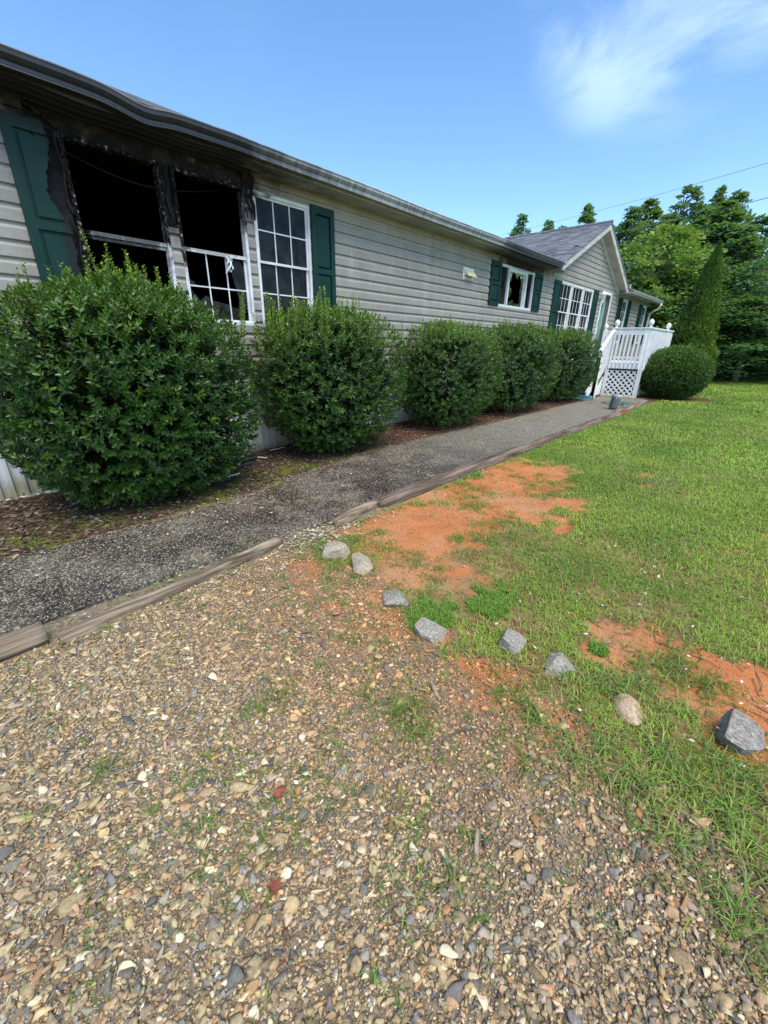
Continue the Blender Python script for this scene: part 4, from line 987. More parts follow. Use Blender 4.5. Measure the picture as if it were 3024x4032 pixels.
holly('holly_shrub', (3.84, -.8, .97), (1.12, .82, .97), 4200, .045, 'second holly shrub, yellow-green on its left top, under the unbroken window', 12, sh2, .5, .55, .35)
holly('holly_shrub', (6.5, -.85, .95), (1.12, .82, .93), 3400, .043, 'third holly shrub from the near end, in front of plain siding', 13, shtop(6.48, -.85, 1.83, 40), .5, .6, .5)
holly('holly_shrub', (9.05, -.88, 1.0), (1.42, .82, .95), 3300, .046, 'fourth holly shrub, below the shutter of the smashed slider window', 14, shtop(9.1, -.88, 1.93, 36), .5, .6, .4)
holly('holly_shrub', (11.95, -.86, 1.0), (1.5, .82, .95), 3400, .046, 'farthest holly shrub of the row, beside the porch steps', 15, shtop(12.05, -.86, 1.92, 30, .6), .5, .6, .3)

def ball_shrub():
    g = np.random.default_rng(21); c = np.array([15.32, -2.92, .80]); r = np.array([.95, .93, .75]); n = 9000
    t = thing('boxwood_shrub', 'round dome-clipped boxwood shrub in front of the white lattice', 'shrub', (c[0], c[1], GD))
    d = unit(g.normal(0, 1, (n, 3))); lay = 1 - .18 * g.random(n) ** 1.5
    P = c + d * r * (lay * (1 + .10 * (noise3(d, 3.5, 2) - .5) + .10 * (noise3(d, 10, 8) - .5)))[:, None]; k = P[:, 2] > GD + .06; P, d = P[k], d[k]
    P = np.repeat(P, 3, 0) + g.normal(0, .018, (len(P) * 3, 3)); d = np.repeat(d, 3, 0); n = len(P)
    top = np.clip(d[:, 2] * .5 + .25 + .6 * (noise3(d, 4, 6) - .5), 0, 1)  # leaves coloured lighter towards the top, as if lit from above
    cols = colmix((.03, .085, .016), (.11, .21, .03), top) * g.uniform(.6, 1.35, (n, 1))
    V, F, Cc = leafquads(P, unit(d * .8 + g.normal(0, .5, (n, 3)) + [0, 0, .3]), unit(d + g.normal(0, .5, (n, 3))), g.uniform(.035, .06, n), g.uniform(.02, .032, n), cols)
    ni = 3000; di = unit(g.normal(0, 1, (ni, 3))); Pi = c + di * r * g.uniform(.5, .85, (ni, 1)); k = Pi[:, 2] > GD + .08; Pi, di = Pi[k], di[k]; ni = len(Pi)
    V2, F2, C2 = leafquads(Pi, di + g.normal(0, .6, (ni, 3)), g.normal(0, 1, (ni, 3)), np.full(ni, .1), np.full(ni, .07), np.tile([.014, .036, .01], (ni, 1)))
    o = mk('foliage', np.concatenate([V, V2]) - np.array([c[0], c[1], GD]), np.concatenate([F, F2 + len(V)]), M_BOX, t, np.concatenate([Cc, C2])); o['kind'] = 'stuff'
    mb = MB()
    for a in range(5): mb.tube([(.05 * math.cos(a), .05 * math.sin(a), -.03), (.2 * math.cos(a * 1.3), .2 * math.sin(a * 1.3), .3), (.45 * math.cos(a * 1.3), .45 * math.sin(a * 1.3), .6)], [.03, .02, .01], 5)
    mb.build('stem', M_BARK, t)
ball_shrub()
def arborvitae():
    g = np.random.default_rng(22); X0, Y0, H = 20.6, -2.42, 4.9; t = thing('arborvitae', 'tall pointed cone-shaped arborvitae standing behind the round boxwood', 'tree', (X0, Y0, GD)); n = 30000
    nc_ = 520; ci_ = g.integers(0, nc_, n); h = np.clip((g.random(nc_) ** .8)[ci_] + g.normal(0, .022, n), 0, .999); a = (g.random(nc_) * 6.283)[ci_] + g.normal(0, .10, n) / np.clip(1.05 - h, .12, 1); lump = g.uniform(.80, 1.1, nc_)[ci_]
    prof_ = .95 * np.clip(1 - h, 0, 1) ** .82 * sstep(h, -.12, .10); bump = 1 + .22 * (fbm(a * 2.2, h * 9, 3, 4) - .5) + .2 * (fbm(a * 6, h * 30, 6, 3) - .5)
    rr = prof_ * bump * lump * (1 - .3 * g.random(n) ** 1.5); P = np.stack([rr * np.cos(a), rr * np.sin(a), .08 + h * (H - .1)], 1)
    out = np.stack([np.cos(a), np.sin(a), np.zeros(n)], 1); D = unit(out * .55 + np.array([0, 0, 1.0]) + g.normal(0, .25, (n, 3)))
    yg = np.clip(.35 + .9 * (fbm(a * 3, h * 12, 9, 3) - .5) + .25 * (out @ np.array([.675, -.737, 0])), 0, 1)  # right-hand side coloured yellower, standing for light on that edge
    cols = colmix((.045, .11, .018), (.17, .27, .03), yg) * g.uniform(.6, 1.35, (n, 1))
    V, F, Cc = leafquads(P, D, unit(out + g.normal(0, .5, (n, 3))), g.uniform(.09, .19, n) * (1 - .4 * h), g.uniform(.04, .07, n), cols)
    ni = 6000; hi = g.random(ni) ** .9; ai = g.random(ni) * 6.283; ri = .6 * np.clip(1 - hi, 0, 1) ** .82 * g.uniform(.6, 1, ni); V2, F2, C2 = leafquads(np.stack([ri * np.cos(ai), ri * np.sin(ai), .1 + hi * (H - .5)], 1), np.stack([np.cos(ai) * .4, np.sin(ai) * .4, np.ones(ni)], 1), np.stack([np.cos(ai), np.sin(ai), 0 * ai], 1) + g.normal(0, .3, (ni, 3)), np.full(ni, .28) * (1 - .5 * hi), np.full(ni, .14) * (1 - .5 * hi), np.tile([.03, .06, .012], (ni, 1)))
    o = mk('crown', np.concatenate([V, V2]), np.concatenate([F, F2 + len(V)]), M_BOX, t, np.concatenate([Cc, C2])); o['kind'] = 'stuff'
    MB().tube([(0, 0, -.05), (0, 0, 2), (0, 0, H * .85)], [.12, .08, .02], 8).build('trunk', M_BARK, t)
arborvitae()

# ================================================================== WOOD BEHIND THE HOUSE
def crown_mesh(seed, kind, H, R, nc, nl, cdark, clight, leaf):
    g = np.random.default_rng(seed); Ps, Ds, Ns, Ls, Cs = [], [], [], [], []
    br = []
    for i in range(nc):
        h = g.random() ** .85
        if kind == 'broad': pr = R * (1 - (abs(h - .38) / .66) ** 2.0) ** .7 if h < 1.0 else 0
        elif kind == 'spire': pr = R * (1 - h) ** .75 * sstep(np.array(h), -.25, .12)
        else: pr = R * (1 - h) ** .9 * (.75 + .35 * math.sin(h * 31))
        a = g.random() * 6.283; rr = pr * (.55 + .5 * math.sqrt(g.random())); z_ = H * (.10 + .88 * h)
        c = np.array([rr * math.cos(a), rr * math.sin(a), z_]); cr = (.30 + .35 * g.random()) * (R / 2.6) ** .5 * (.55 if h > .88 else 1) * (1 if kind == 'broad' else 1.05 - .45 * h)
        k = int(nl * (.6 + .8 * g.random())); q = unit(g.normal(0, 1, (k, 3))) * (g.random((k, 1)) ** .5) * np.array([1.15, 1.15, .72]) * cr
        q[:, 2] += .1; Ps.append(c + q); out = unit(np.array([math.cos(a), math.sin(a), .55]))
        Ds.append(unit(q / cr + out * .6 + np.array([0, 0, -.15]) + g.normal(0, .45, (k, 3)))); Ns.append(unit(np.array([0, 0, 1.0]) + out * .7 + g.normal(0, .5, (k, 3))))
        Ls.append(g.uniform(.7, 1.25, k) * leaf); clump_tone = np.clip(g.random() * .8 + g.normal(0, .12, k), 0, 1)  # leaf tone drawn at random for each clump
        Cs.append(colmix(cdark, clight, clump_tone) * g.uniform(.8, 1.2, (k, 1))); br.append(c)
    P, D, Nn, L, Cc = map(np.concatenate, (Ps, Ds, Ns, Ls, Cs))
    V, F, Cc = cardquads(P, D, Nn, L, L * (.75 if kind != 'pine' else .32), Cc)
    return mesh('crown', V, F, M_LEAF, Cc), br
def trunk_mesh(H, br, seed):
    g = np.random.default_rng(seed); mb = MB(); zt = np.linspace(0, H * .93, 9); bend = np.cumsum(g.normal(0, .05, (9, 2)), 0)
    ax_ = np.concatenate([bend, zt[:, None]], 1); mb.tube(ax_, np.linspace(.02 * H * .9, .02, 9), 8)
    for c in br[::4]:
        z0 = max(.5, c[2] - .5 - .25 * math.hypot(c[0], c[1])); k = np.interp(z0, zt, np.arange(9)); b0 = np.array([np.interp(z0, zt, bend[:, 0]), np.interp(z0, zt, bend[:, 1]), z0])
        mb.tube([b0, (b0 + c) / 2 + [0, 0, .12], c], [.045, .03, .01], 5)
    return mb.mesh('trunk', M_BARK)
TYPES = {
    'broad': ('broadleaf_tree', [crown_mesh(31, 'broad', 10, 2.9, 190, 46, (0.057, 0.159, 0.062), (0.161, 0.346, 0.116), .19), crown_mesh(32, 'broad', 10, 2.6, 180, 46, (0.052, 0.150, 0.078), (0.144, 0.320, 0.137), .18), crown_mesh(36, 'broad', 10, 3.1, 200, 44, (0.078, 0.193, 0.062), (0.235, 0.438, 0.116), .19)]),
    'bright': ('broadleaf_tree', [crown_mesh(33, 'broad', 8, 2.5, 190, 46, (0.117, 0.283, 0.053), (0.400, 0.500, 0.116), .18)]),
    'spire': ('conical_tree', [crown_mesh(34, 'spire', 12, 2.7, 200, 46, (0.057, 0.154, 0.085), (0.157, 0.320, 0.156), .18), crown_mesh(37, 'spire', 12, 2.4, 190, 46, (0.073, 0.180, 0.078), (0.196, 0.360, 0.137), .18)]),
    'pine': ('pine_tree', [crown_mesh(35, 'pine', 12, 1.9, 150, 50, (0.057, 0.130, 0.116), (0.157, 0.283, 0.234), .19)])}
TR = {k: [trunk_mesh({'broad': 10, 'bright': 8, 'spire': 12, 'pine': 12}[k], br, 40 + i) for i, (_, br) in enumerate(v[1])] for k, v in TYPES.items()}
def tree(kind, var, x, y, h, wid, label, group='trees of the wood beyond the lawn'):
    nm, ms = TYPES[kind]; H0 = {'broad': 10, 'bright': 8, 'spire': 12, 'pine': 12}[kind]; var = var % len(ms)
    t = thing(nm, label, 'tree', (x, y, .05), random.random() * 6.28, group)
    t.scale = (wid, wid, h / H0)
    o = link('crown', ms[var][0], t); o['kind'] = 'stuff'; link('trunk', TR[kind][var], t)
    return t
def at(a, b_, X):        # point on a view ray at a given distance along the house
    r = CM @ np.array([(a * 1.82279 - 1512) / 1608.75, 1, -(b_ * 1.82279 - 2016) / 1608.75]); return CAM + r * X / r[0]
TREES = [   # kind, variant, pixel column of the top, pixel row of the top, distance, width, label
    ('spire', 0, 1130, 458, 42, 1.15, 'dark conical treetop that shows above the main roof, left of the entry gable'),
    ('spire', 1, 1187, 474, 46, 1.3, 'lower rounded treetop above the gable ridge, right of the lone pine'),
    ('spire', 1, 1273, 440, 40, 1.2, 'pointed treetop rising just left of the gable peak'),
    ('spire', 0, 1218, 484, 50, 1.1, 'small treetop low between two taller ones above the gable ridge'),
    ('spire', 0, 1321, 480, 38, .7, 'thin treetop just right of the gable peak'),
    ('spire', 0, 1372, 442, 34, 1.25, 'dark tall tree right behind the gable peak, left end of the wood'),
    ('spire', 1, 1408, 428, 36, 1.3, 'dark green tree standing high behind the bright yellow-green tree'),
    ('spire', 0, 1497, 393, 33, 1.15, 'tallest tree of the wood, rounded spire left of the two dark tips'),
    ('spire', 1, 1561, 400, 38, .9, 'blue-green treetop behind the wood, left of a pair of tips'),
    ('spire', 0, 1600, 408, 38, 1.2, 'dark narrow tip at the back of the wood, right of a pair'),
    ('bright', 0, 1440, 495, 27, 1.15, 'bright yellow-green tree in front of the wood, between gable and arborvitae'),
    ('spire', 1, 1575, 432, 30, 1.3, 'light green tall tree directly above the arborvitae tip'),
    ('spire', 0, 1652, 462, 33, 1.3, 'dark tree at the right edge of the photo, cut by the frame'),
    ('broad', 0, 1520, 560, 27.5, .85, 'mid green leafy tree behind the arborvitae, left of its tip'),
    ('broad', 2, 1610, 590, 27.5, .9, 'light green leafy tree right of the arborvitae'),
    ('broad', 1, 1665, 560, 27, .95, 'leafy tree filling the right edge of the photo at mid height'),
    ('spire', 0, 1452, 458, 31, 1.45, 'dense mid green tree just behind the top of the bright yellow-green tree'),
    ('spire', 1, 1535, 448, 31, 1.35, 'mid green treetop between the rounded spire and the tall light green tree'),
    ('spire', 0, 1615, 482, 29, 1.4, 'leafy treetop right of the tall light green tree, below the lower overhead line'),
    ('broad', 2, 1475, 610, 26.5, .95, 'bushy tree left of the arborvitae, above the porch railing end'),
    ('broad', 1, 1580, 640, 26, .95, 'bushy tree directly behind the arborvitae'),
    ('broad', 0, 1640, 640, 25.5, .9, 'bushy tree low by the right edge of the photo'),
    ('broad', 0, 1395, 600, 26.5, .8, 'low dark broadleaf tree right of the eave corner and downspout'),
]
for kd, vr, a, b_, X_, w_, lb in TREES:
    P = at(a, b_, X_); tree(kd, vr, P[0], P[1], P[2] - .05, w_ * 1.0, lb)
for i, (x, y, h, w_, lb) in enumerate([(30, -9, 9, 1, 'tree of the wood just outside the right edge of the photo'), (34, -12, 10, 1.1, 'taller tree farther outside the right edge of the photo'), (40, 3, 10, 1.1, 'tree deep in the wood behind the rounded spire'), (36, -5, 9, 1.1, 'tree at the back of the wood by the right edge of the photo')]):
    tree(['broad', 'spire'][i % 2], i, x, y, h, w_, lb)
# understorey shrubs along the edge of the wood
und_me = [crown_mesh(51, 'broad', 3, 1.5, 70, 40, (.03, .08, .022), (.10, .2, .05), .17)[0], crown_mesh(52, 'broad', 3, 1.6, 70, 40, (.045, .11, .03), (.14, .25, .06), .16)[0]]
UND = [(26.2, -.9, 1.5, 'dark low bush at the wood edge just right of the arborvitae'), (27.4, -2.2, 1.2, 'dark undergrowth bush behind the lawn, second from the arborvitae'), (28.2, -3.4, 1.1, 'leafy undergrowth bush behind the lawn, third from the arborvitae'), (28.6, -4.6, 1.0, 'low bush at the lawn end near the right edge of the photo'), (27.6, -5.3, 1.45, 'taller feathery bush at the lawn end on the right edge of the photo'), (29, -6.6, 1.4, 'undergrowth bush beyond the right edge of the lawn end'), (25.6, .8, 1.6, 'undergrowth bush in the shade behind the house corner'), (26.0, 2.4, 1.7, 'undergrowth bush behind the far end wall of the house')]
for i, (x, y, s_, lb) in enumerate(UND):
    t = thing('undergrowth_bush', lb, 'bush', (x, y, .0), i * 1.3, 'undergrowth along the edge of the wood'); t.scale = (s_, s_, s_ * .95)
    o = link('crown', und_me[i % 2], t); o['kind'] = 'stuff'
g = np.random.default_rng(61); n = 42000
P = np.stack([g.uniform(29.5, 47, n), np.zeros(n), np.zeros(n)], 1); P[:, 1] = g.uniform(-22, 24, n); P[:, 2] = g.random(n) ** .9 * (5.2 + 2.2 * fbm(P[:, 1] * .5, P[:, 0] * .5, 77)); P[:, 0] += 2.2 * fbm(P[:, 1] * .6, P[:, 2] * .6, 78)
V, F, Cc = cardquads(P, g.normal(0, 1, (n, 3)), np.array([0, 0, 1.]) + g.normal(0, .6, (n, 3)), g.uniform(.3, .6, n), g.uniform(.22, .45, n), colmix((.026, .066, .022), (.08, .16, .045), np.clip(fbm(P[:, 1] * .9, P[:, 2] * .9, 79) * 1.5 - .3, 0, 1)))
tag(mk('woodland', V, F, M_LEAF, None, Cc), kind='stuff')
# overhead lines
for nm_pts, lb in (((at(1750, 321, 33), at(1659, 352, 36), at(1400, 427, 46), at(1150, 492, 56), at(1080, 508, 60)), 'upper thin overhead line crossing the sky above the wood'), ((at(1750, 408, 22), at(1659, 427, 24), at(1500, 468, 25.5), at(1340, 502, 27), at(1300, 507, 30)), 'lower overhead line passing in front of the treetops')):
    tag(MB().tube(nm_pts, .012, 5).build('power_line', M_METAL), lb, 'power line', 'overhead lines above the wood')

# ================================================================== TIMBER EDGING, STONES, SMALL THINGS
def timber(name, pts, r, label, seed, mat=M_TIMBER, flat=.86, end=0):
    g = np.random.default_rng(seed); pts = np.array(pts); seg = np.r_[0, np.cumsum(np.linalg.norm(np.diff(pts, axis=0), axis=1))]
    L_ = seg[-1]; n = max(24, int(L_ / .035)); s_ = np.linspace(0, L_, n); c = np.stack([np.interp(s_, seg, pts[:, k]) for k in range(3)], 1)
    t = unit(np.gradient(c, axis=0)); sd = unit(np.cross(t, [0, 0, 1.])); upv = np.cross(sd, t); m_ = 22; V = []
    a = np.linspace(0, 2 * math.pi, m_, endpoint=False); groove = np.zeros(m_)
    for gpos, dep in ((g.uniform(1.2, 2.0), .30), (g.uniform(2.0, 3.0), .22), (g.uniform(.3, 1.1), .2), (g.uniform(0, 6), .12)): groove -= dep * np.exp(-(((a - gpos + math.pi) % (2 * math.pi) - math.pi) / .11) ** 2)
    rough_ = (fbm(np.repeat(s_[:, None] * 3, m_, 1), np.repeat(a[None] * 2.2, n, 0), seed, 4) - .5) * .22
    gm = sstep(fbm(np.repeat(s_[:, None] * 1.6, m_, 1), np.repeat(a[None] * .5, n, 0), seed + 5, 3), .38, .6)
    rr = r * (1 + rough_ + groove[None] * gm * 1.6)
    frag = 1 - .5 * np.exp(-(s_ / .05)) * end - .45 * np.exp(-((L_ - s_) / .06)) * end
    rr = rr * frag[:, None]
    ca, sa = np.cos(a), np.sin(a); sq = np.clip(1.25 * np.stack([ca, sa]), -flat * 1.18, flat * 1.18)
    V = c[:, None] + sd[:, None] * (rr * sq[0])[..., None] + upv[:, None] * (rr * sq[1])[..., None]
    F = [];
    for i in range(n - 1):
        for j in range(m_): F.append((i * m_ + j, i * m_ + (j + 1) % m_, (i + 1) * m_ + (j + 1) % m_, (i + 1) * m_ + j))
    F.append(tuple(range(m_))[::-1]); F.append(tuple((n - 1) * m_ + j for j in range(m_)))
    org = c[0].copy(); o = mk(name, V.reshape(-1, 3) - org, F, mat); o.location = org; o.data.polygons.foreach_set('use_smooth', np.ones(len(o.data.polygons), bool))
    # align object x with the grain is enough for a run along x
    return tag(o, label, 'timber', 'landscape timbers edging the path')
def gzs(x, y): return float(ground_at(np.array([x], float), np.array([y], float))[0])
T = lambda q, dz: [(x, y, gzs(x, y) + dz) for x, y in q]
timber('edging_timber', T([(-2.4, -2.82), (-1, -2.80), (.085, -2.79)], .036), .056, 'thick weathered timber at the left edge of the photo, sawn end facing the next', 1)
timber('edging_timber', T([(.125, -2.89), (.7, -2.845), (1.2, -2.80), (1.58, -2.755)], .018), .041, 'long cracked grey timber bordering the gravel, tapering towards the gap', 2, end=.5)
timber('edging_timber', T([(2.08, -2.83), (2.4, -2.78), (2.69, -2.73)], .028), .048, 'short rotten timber butting against the longest one', 3, end=.6)
timber('edging_timber', T([(2.67, -2.80), (4, -2.81), (5.6, -2.83), (7.5, -2.84), (9.4, -2.87), (10.3, -2.89)], .036), .058, 'longest brown timber between the path and the bare clay', 4, M_TIMBER2)
timber('edging_timber', T([(10.2, -2.80), (11.4, -2.80), (13.25, -2.76)], .04), .058, 'farthest timber ending near the round shrub', 5, M_TIMBER)
# splintered reddish end of the longest timber
g = np.random.default_rng(71); mb = MB()
for k in range(9):
    y = -2.94 + .09 * g.random(); x = 10.15 + .25 * g.random(); z_ = gzs(x, y) + .03 + .06 * g.random(); mb.add(*strip3((x, y, z_), (x + .28 + .2 * g.random(), y + g.normal(0, .03), z_ + g.normal(0, .02)), (0, .3, 1), .03 + .03 * g.random(), .02))
tag(mb.build('rotten_splinters', M_ROT), 'reddish splintered wood at the broken far end of the longest timber', 'splinters', kind='stuff')

def ico(sub):
    bm = bmesh.new(); bmesh.ops.create_icosphere(bm, subdivisions=sub, radius=1); V = np.array([v.co for v in bm.verts]); F = np.array([[v.index for v in f.verts] for f in bm.faces], dtype=np.int32); bm.free(); return V, F
I1, I2, I4 = ico(1), ico(2), ico(5)
def chip(V, g, planes=9, lo=.55, hi=.85):
    V = V.copy()
    for _ in range(planes):
        n_ = unit(g.normal(0, 1, 3)); d = g.uniform(lo, hi); s_ = V @ n_ - d; V -= np.outer(np.clip(s_, 0, None), n_)
    return V
def rock(x, y, sx, sy, sz, mat, seed, label, planes=10, rz=0, sink=.3, lo=.5, hi=.85, rough_=.05):
    g = np.random.default_rng(seed); sx, sy, sz = sx * 1.22, sy * 1.22, sz * 1.15; V = chip(I4[0], g, planes + 5, lo - .12, hi - .05); V /= np.abs(V).max(0)
    V *= (1 + rough_ * (noise3(V, 4, seed) - .5) * 2 + .03 * (noise3(V, 12, seed + 1) - .5) * 2)[:, None]; V *= np.array([sx, sy, sz]) / 2
    o = mk('rock', V, I4[1], mat, None, None, True); sink += .16; o.location = (x, y, gzs(x, y) + sz * (.5 - sink)); o.rotation_euler = (g.normal(0, .12), g.normal(0, .12), rz)
    return tag(o, label, 'rock', 'rocks marking the edge of the driveway')
rock(1.74, -3.21, .16, .19, .14, M_GRANP, 1, 'rounded pale rock nearest the gap in the timbers', 5, .4, .22, .75, .95)
rock(1.76, -3.49, .17, .17, .14, M_GRANP, 2, 'squarish pale rock beside the rounded one, on red clay', 8, .2, .22, .6, .85)
rock(1.62, -3.90, .17, .15, .09, M_GRAN, 3, 'low flat grey rock between gravel and clay', 10, .9, .3)
rock(1.51, -4.29, .20, .18, .135, M_GRAN, 4, 'big angular grey rock against the bright green clump', 9, .3, .3, .45, .8)
rock(1.72, -4.63, .17, .14, .11, M_GRAN, 5, 'grey speckled rock in the middle of the curving row', 9, .6, .3)
rock(1.75, -4.88, .155, .14, .13, M_GRAN, 6, 'blocky grey rock with a dark cleft, fourth from the near end', 10, .2, .3, .45, .8)
rock(1.72, -5.20, .15, .10, .075, M_TAN, 7, 'smooth tan stone lying half sunk in the grass', 4, .6, .35, .75, .95)
rock(1.85, -5.55, .165, .15, .145, M_GRAND, 8, 'dark grey angular rock at the right edge of the photo on red clay', 8, .5, .22, .42, .8)

# bucket, mats, wire, debris
bk = MB().lathe([(0, 0), (.085, 0), (.092, .02), (.102, .2), (.108, .235), (.116, .24), (.116, .265), (.104, .27), (.10, .22), (.085, .03), (0, .025)], (0, 0, 0), 20).build('bucket', M_SKIRT, None, True)
m, N, b = new_mat('grey_plastic'); p = N.obj(); zz = N.sep(p)[2]
c = N.mix(N.step(zz, .20, .225), N.ramp(N.noise(p, 14, 5), [(.3, (.06, .07, .075)), (.7, (.16, .175, .18))]), N.ramp(N.noise(p, 30, 4), [(.35, (.25, .26, .26)), (.6, (.6, .61, .6))]))
bk.data.materials[0] = fin(m, N, b, c, .6); bk.scale = (1.0, 1.0, 1.2); bk.location = (11.2, -2.50, float(path_z(np.array(11.2), np.array(-2.5))) + .012); bk.rotation_euler = (.10, .16, 0); tag(bk, 'small grey weathered bucket tilting on the path near the porch', 'bucket')
a = np.linspace(0, 15, 60); cw = MB().tube(np.stack([.065 * np.cos(a) * (1 - a * .012), .02 * np.sin(a * .37), .075 + .065 * np.sin(a) * (1 - a * .012)], 1), .006, 5).build('wire_coil', M_METAL, None, True); cw.location = (11.45, -2.64, float(path_z(np.array(11.45), np.array(-2.64)))); cw.rotation_euler = (0, 0, .8); tag(cw, 'loose coil of wire lying beside the tilted bucket', 'wire')
m, N, b = new_mat('blue_mat'); p = N.pos(); M_BLUE = fin(m, N, b, N.ramp(N.noise(p, 30, 4), [(.3, (.05, .21, .35)), (.7, (.12, .33, .48))]), .7)
m, N, b = new_mat('green_carpet'); p = N.pos(); M_CARP = fin(m, N, b, N.ramp(N.noise(p, 12, 6), [(.32, (.03, .09, .06)), (.55, (.09, .17, .11)), (.7, (.2, .2, .15))]), .95, N.bump(N.noise(p, 90, 3), .5, .01))
zt = .12; tag(MB().box(13.02, 13.2, -1.40, -.80, zt, zt + .05).build('blue_board', M_BLUE), 'blue painted board at the foot of the porch steps', 'board')
def sheet(name, q, mat, lbl, cat, h=.006):
    V = [(x, y, float(G(np.array(x))) + .034) for x, y in q]; n = len(V); return tag(MB().add(V + [(x, y, z - .03) for x, y, z in V], [tuple(range(n)), tuple(range(2 * n - 1, n - 1, -1))] + [(i, i + n, (i + 1) % n + n, (i + 1) % n) for i in range(n)]).build(name, mat), lbl, cat)
sheet('carpet_strip', [(12.5, -1.42), (12.7, -1.55), (13.0, -1.5), (13.02, -.85), (12.75, -.8), (12.55, -1.05)], M_CARP, 'worn green outdoor carpet in front of the blue board', 'carpet')
sheet('carpet_strip', [(12.0, -2.3), (12.3, -2.52), (12.9, -2.55), (13.0, -2.2), (12.8, -1.95), (12.4, -1.9), (12.1, -2.1)], M_CARP, 'faded green outdoor carpet behind the tilted bucket', 'carpet')
tag(MB().box(12.9, 13.5, -2.75, -2.70, .09, .13).build('edging_strip', M_STICK), 'pale narrow strip edging the bed under the round shrub', 'edging')
g = np.random.default_rng(72)
def flake(name, x, y, w, h, rz, mat, lbl, cat, seed, thick=.008, tilt=.15, group=None):
    g2 = np.random.default_rng(seed); k = 8; a = np.sort(g2.random(k) * 6.283); q = [(w / 2 * math.cos(t_) * g2.uniform(.7, 1.1), h / 2 * math.sin(t_) * g2.uniform(.7, 1.1)) for t_ in a]
    V = [(u, v, thick + .02 * g2.random()) for u, v in q]; n = k
    o = MB().add(V + [(u, v, z - thick) for u, v, z in V], [tuple(range(n)), tuple(range(2 * n - 1, n - 1, -1))] + [(i, i + n, (i + 1) % n + n, (i + 1) % n) for i in range(n)]).build(name, mat)
    o.location = (x, y, gzs(x, y) + .01); o.rotation_euler = (g2.normal(0, tilt), g2.normal(0, tilt), rz); return tag(o, lbl, cat, group)
m, N, b = new_mat('burnt_shingle'); p = N.pos(); M_BURN = fin(m, N, b, N.ramp(N.noise(p, 18, 5), [(.3, (.008, .008, .009)), (.7, (.04, .04, .042))]), .7)
for k, (x, y, w, h, rz, lb) in enumerate([(2.62, -.42, .5, .3, .3, 'largest burnt black shingle piece between the two nearest shrubs'), (2.45, -.66, .42, .2, .1, 'narrow burnt shingle piece in front of the largest one'), (2.75, -.28, .35, .22, .8, 'burnt shingle piece nearest the white skirting'), (2.28, -.7, .22, .14, 1.2, 'smallest burnt shingle piece by the largest shrub')]):
    flake('burnt_debris', x, y, w, h, rz, M_BURN, lb, 'debris', 80 + k, .012, .2, 'burnt debris fallen below the windows')
for k, (x0, y0, x1, y1, r_, lb) in enumerate([(1.75, -.98, 2.25, -.92, .010, 'long white plastic strip lying on the leaf bed by the largest shrub'), (2.42, -.60, 2.50, -.50, .012, 'short white strip on the burnt debris, left piece'), (2.78, -.45, 2.86, -.55, .011, 'short white strip on the burnt debris, right piece'), (3.12, -.22, 3.38, -.2, .012, 'white strip at the foot of the skirting beside the second shrub')]):
    tag(MB().add(*strip3((x0, y0, gzs(x0, y0) + .03), (x1, y1, gzs(x1, y1) + .025), (0, .2, 1), r_ * 2, .01)).build('white_strip', M_WHITE), lb, 'strip', 'white plastic strips on the leaf bed')
tag(MB().tube([(-.02, -.30, .02), (.06, -.34, .02), (.13, -.38, .05), (.14, -.39, .10)], .028, 8).build('white_pipe', M_WHITE, None, True), 'white plastic pipe end at the left edge of the photo by the skirting', 'pipe')
def stick(x, y, l, r_, rz, mat, lb, bend=.05):
    tt = np.linspace(-.5, .5, 7); o = MB().tube(np.stack([tt * l, bend * l * np.cos(tt * 3), r_ + 0 * tt + .01 * np.sin(tt * 5)], 1), r_, 6).build('stick', mat); o.location = (x, y, gzs(x, y) + .008); o.rotation_euler = (0, 0, rz); tag(o, lb, 'stick', 'sticks lying on the driveway')
stick(1.21, -4.53, .075, .009, 1.1, M_STICK, 'short pale stick upright-looking in the middle of the gravel', .02)
stick(.80, -4.99, .075, .008, .5, M_STICK, 'flat pale stick with a weed on it in the lower gravel', .02)
stick(1.08, -4.72, .22, .004, -.55, M_BARK, 'thin dark curved twig on the gravel')
stick(-.16, -3.36, .12, .006, .4, M_STICK, 'pale stick at the left edge of the gravel', .03)
m, N, b = new_mat('brick_red'); p = N.pos(); M_BRICK = fin(m, N, b, N.ramp(N.noise(p, 60, 5), [(.3, (.17, .045, .025)), (.7, (.34, .10, .06))]), .9, N.bump(N.noise(p, 80, 4), .5, .004))
for k, (x, y, w, h) in enumerate([(.47, -4.40, .055, .045), (.22, -4.775, .035, .028), (.30, -4.62, .05, .045)]):
    flake('brick_chip', x, y, w, h, k, M_BRICK, ['red crumbled brick patch in the middle of the gravel', 'small red brick chip low in the gravel', 'dull pinkish brick chip between the two redder ones'][k], 'brick chip', 90 + k, .006, .05, 'brick chips in the gravel')

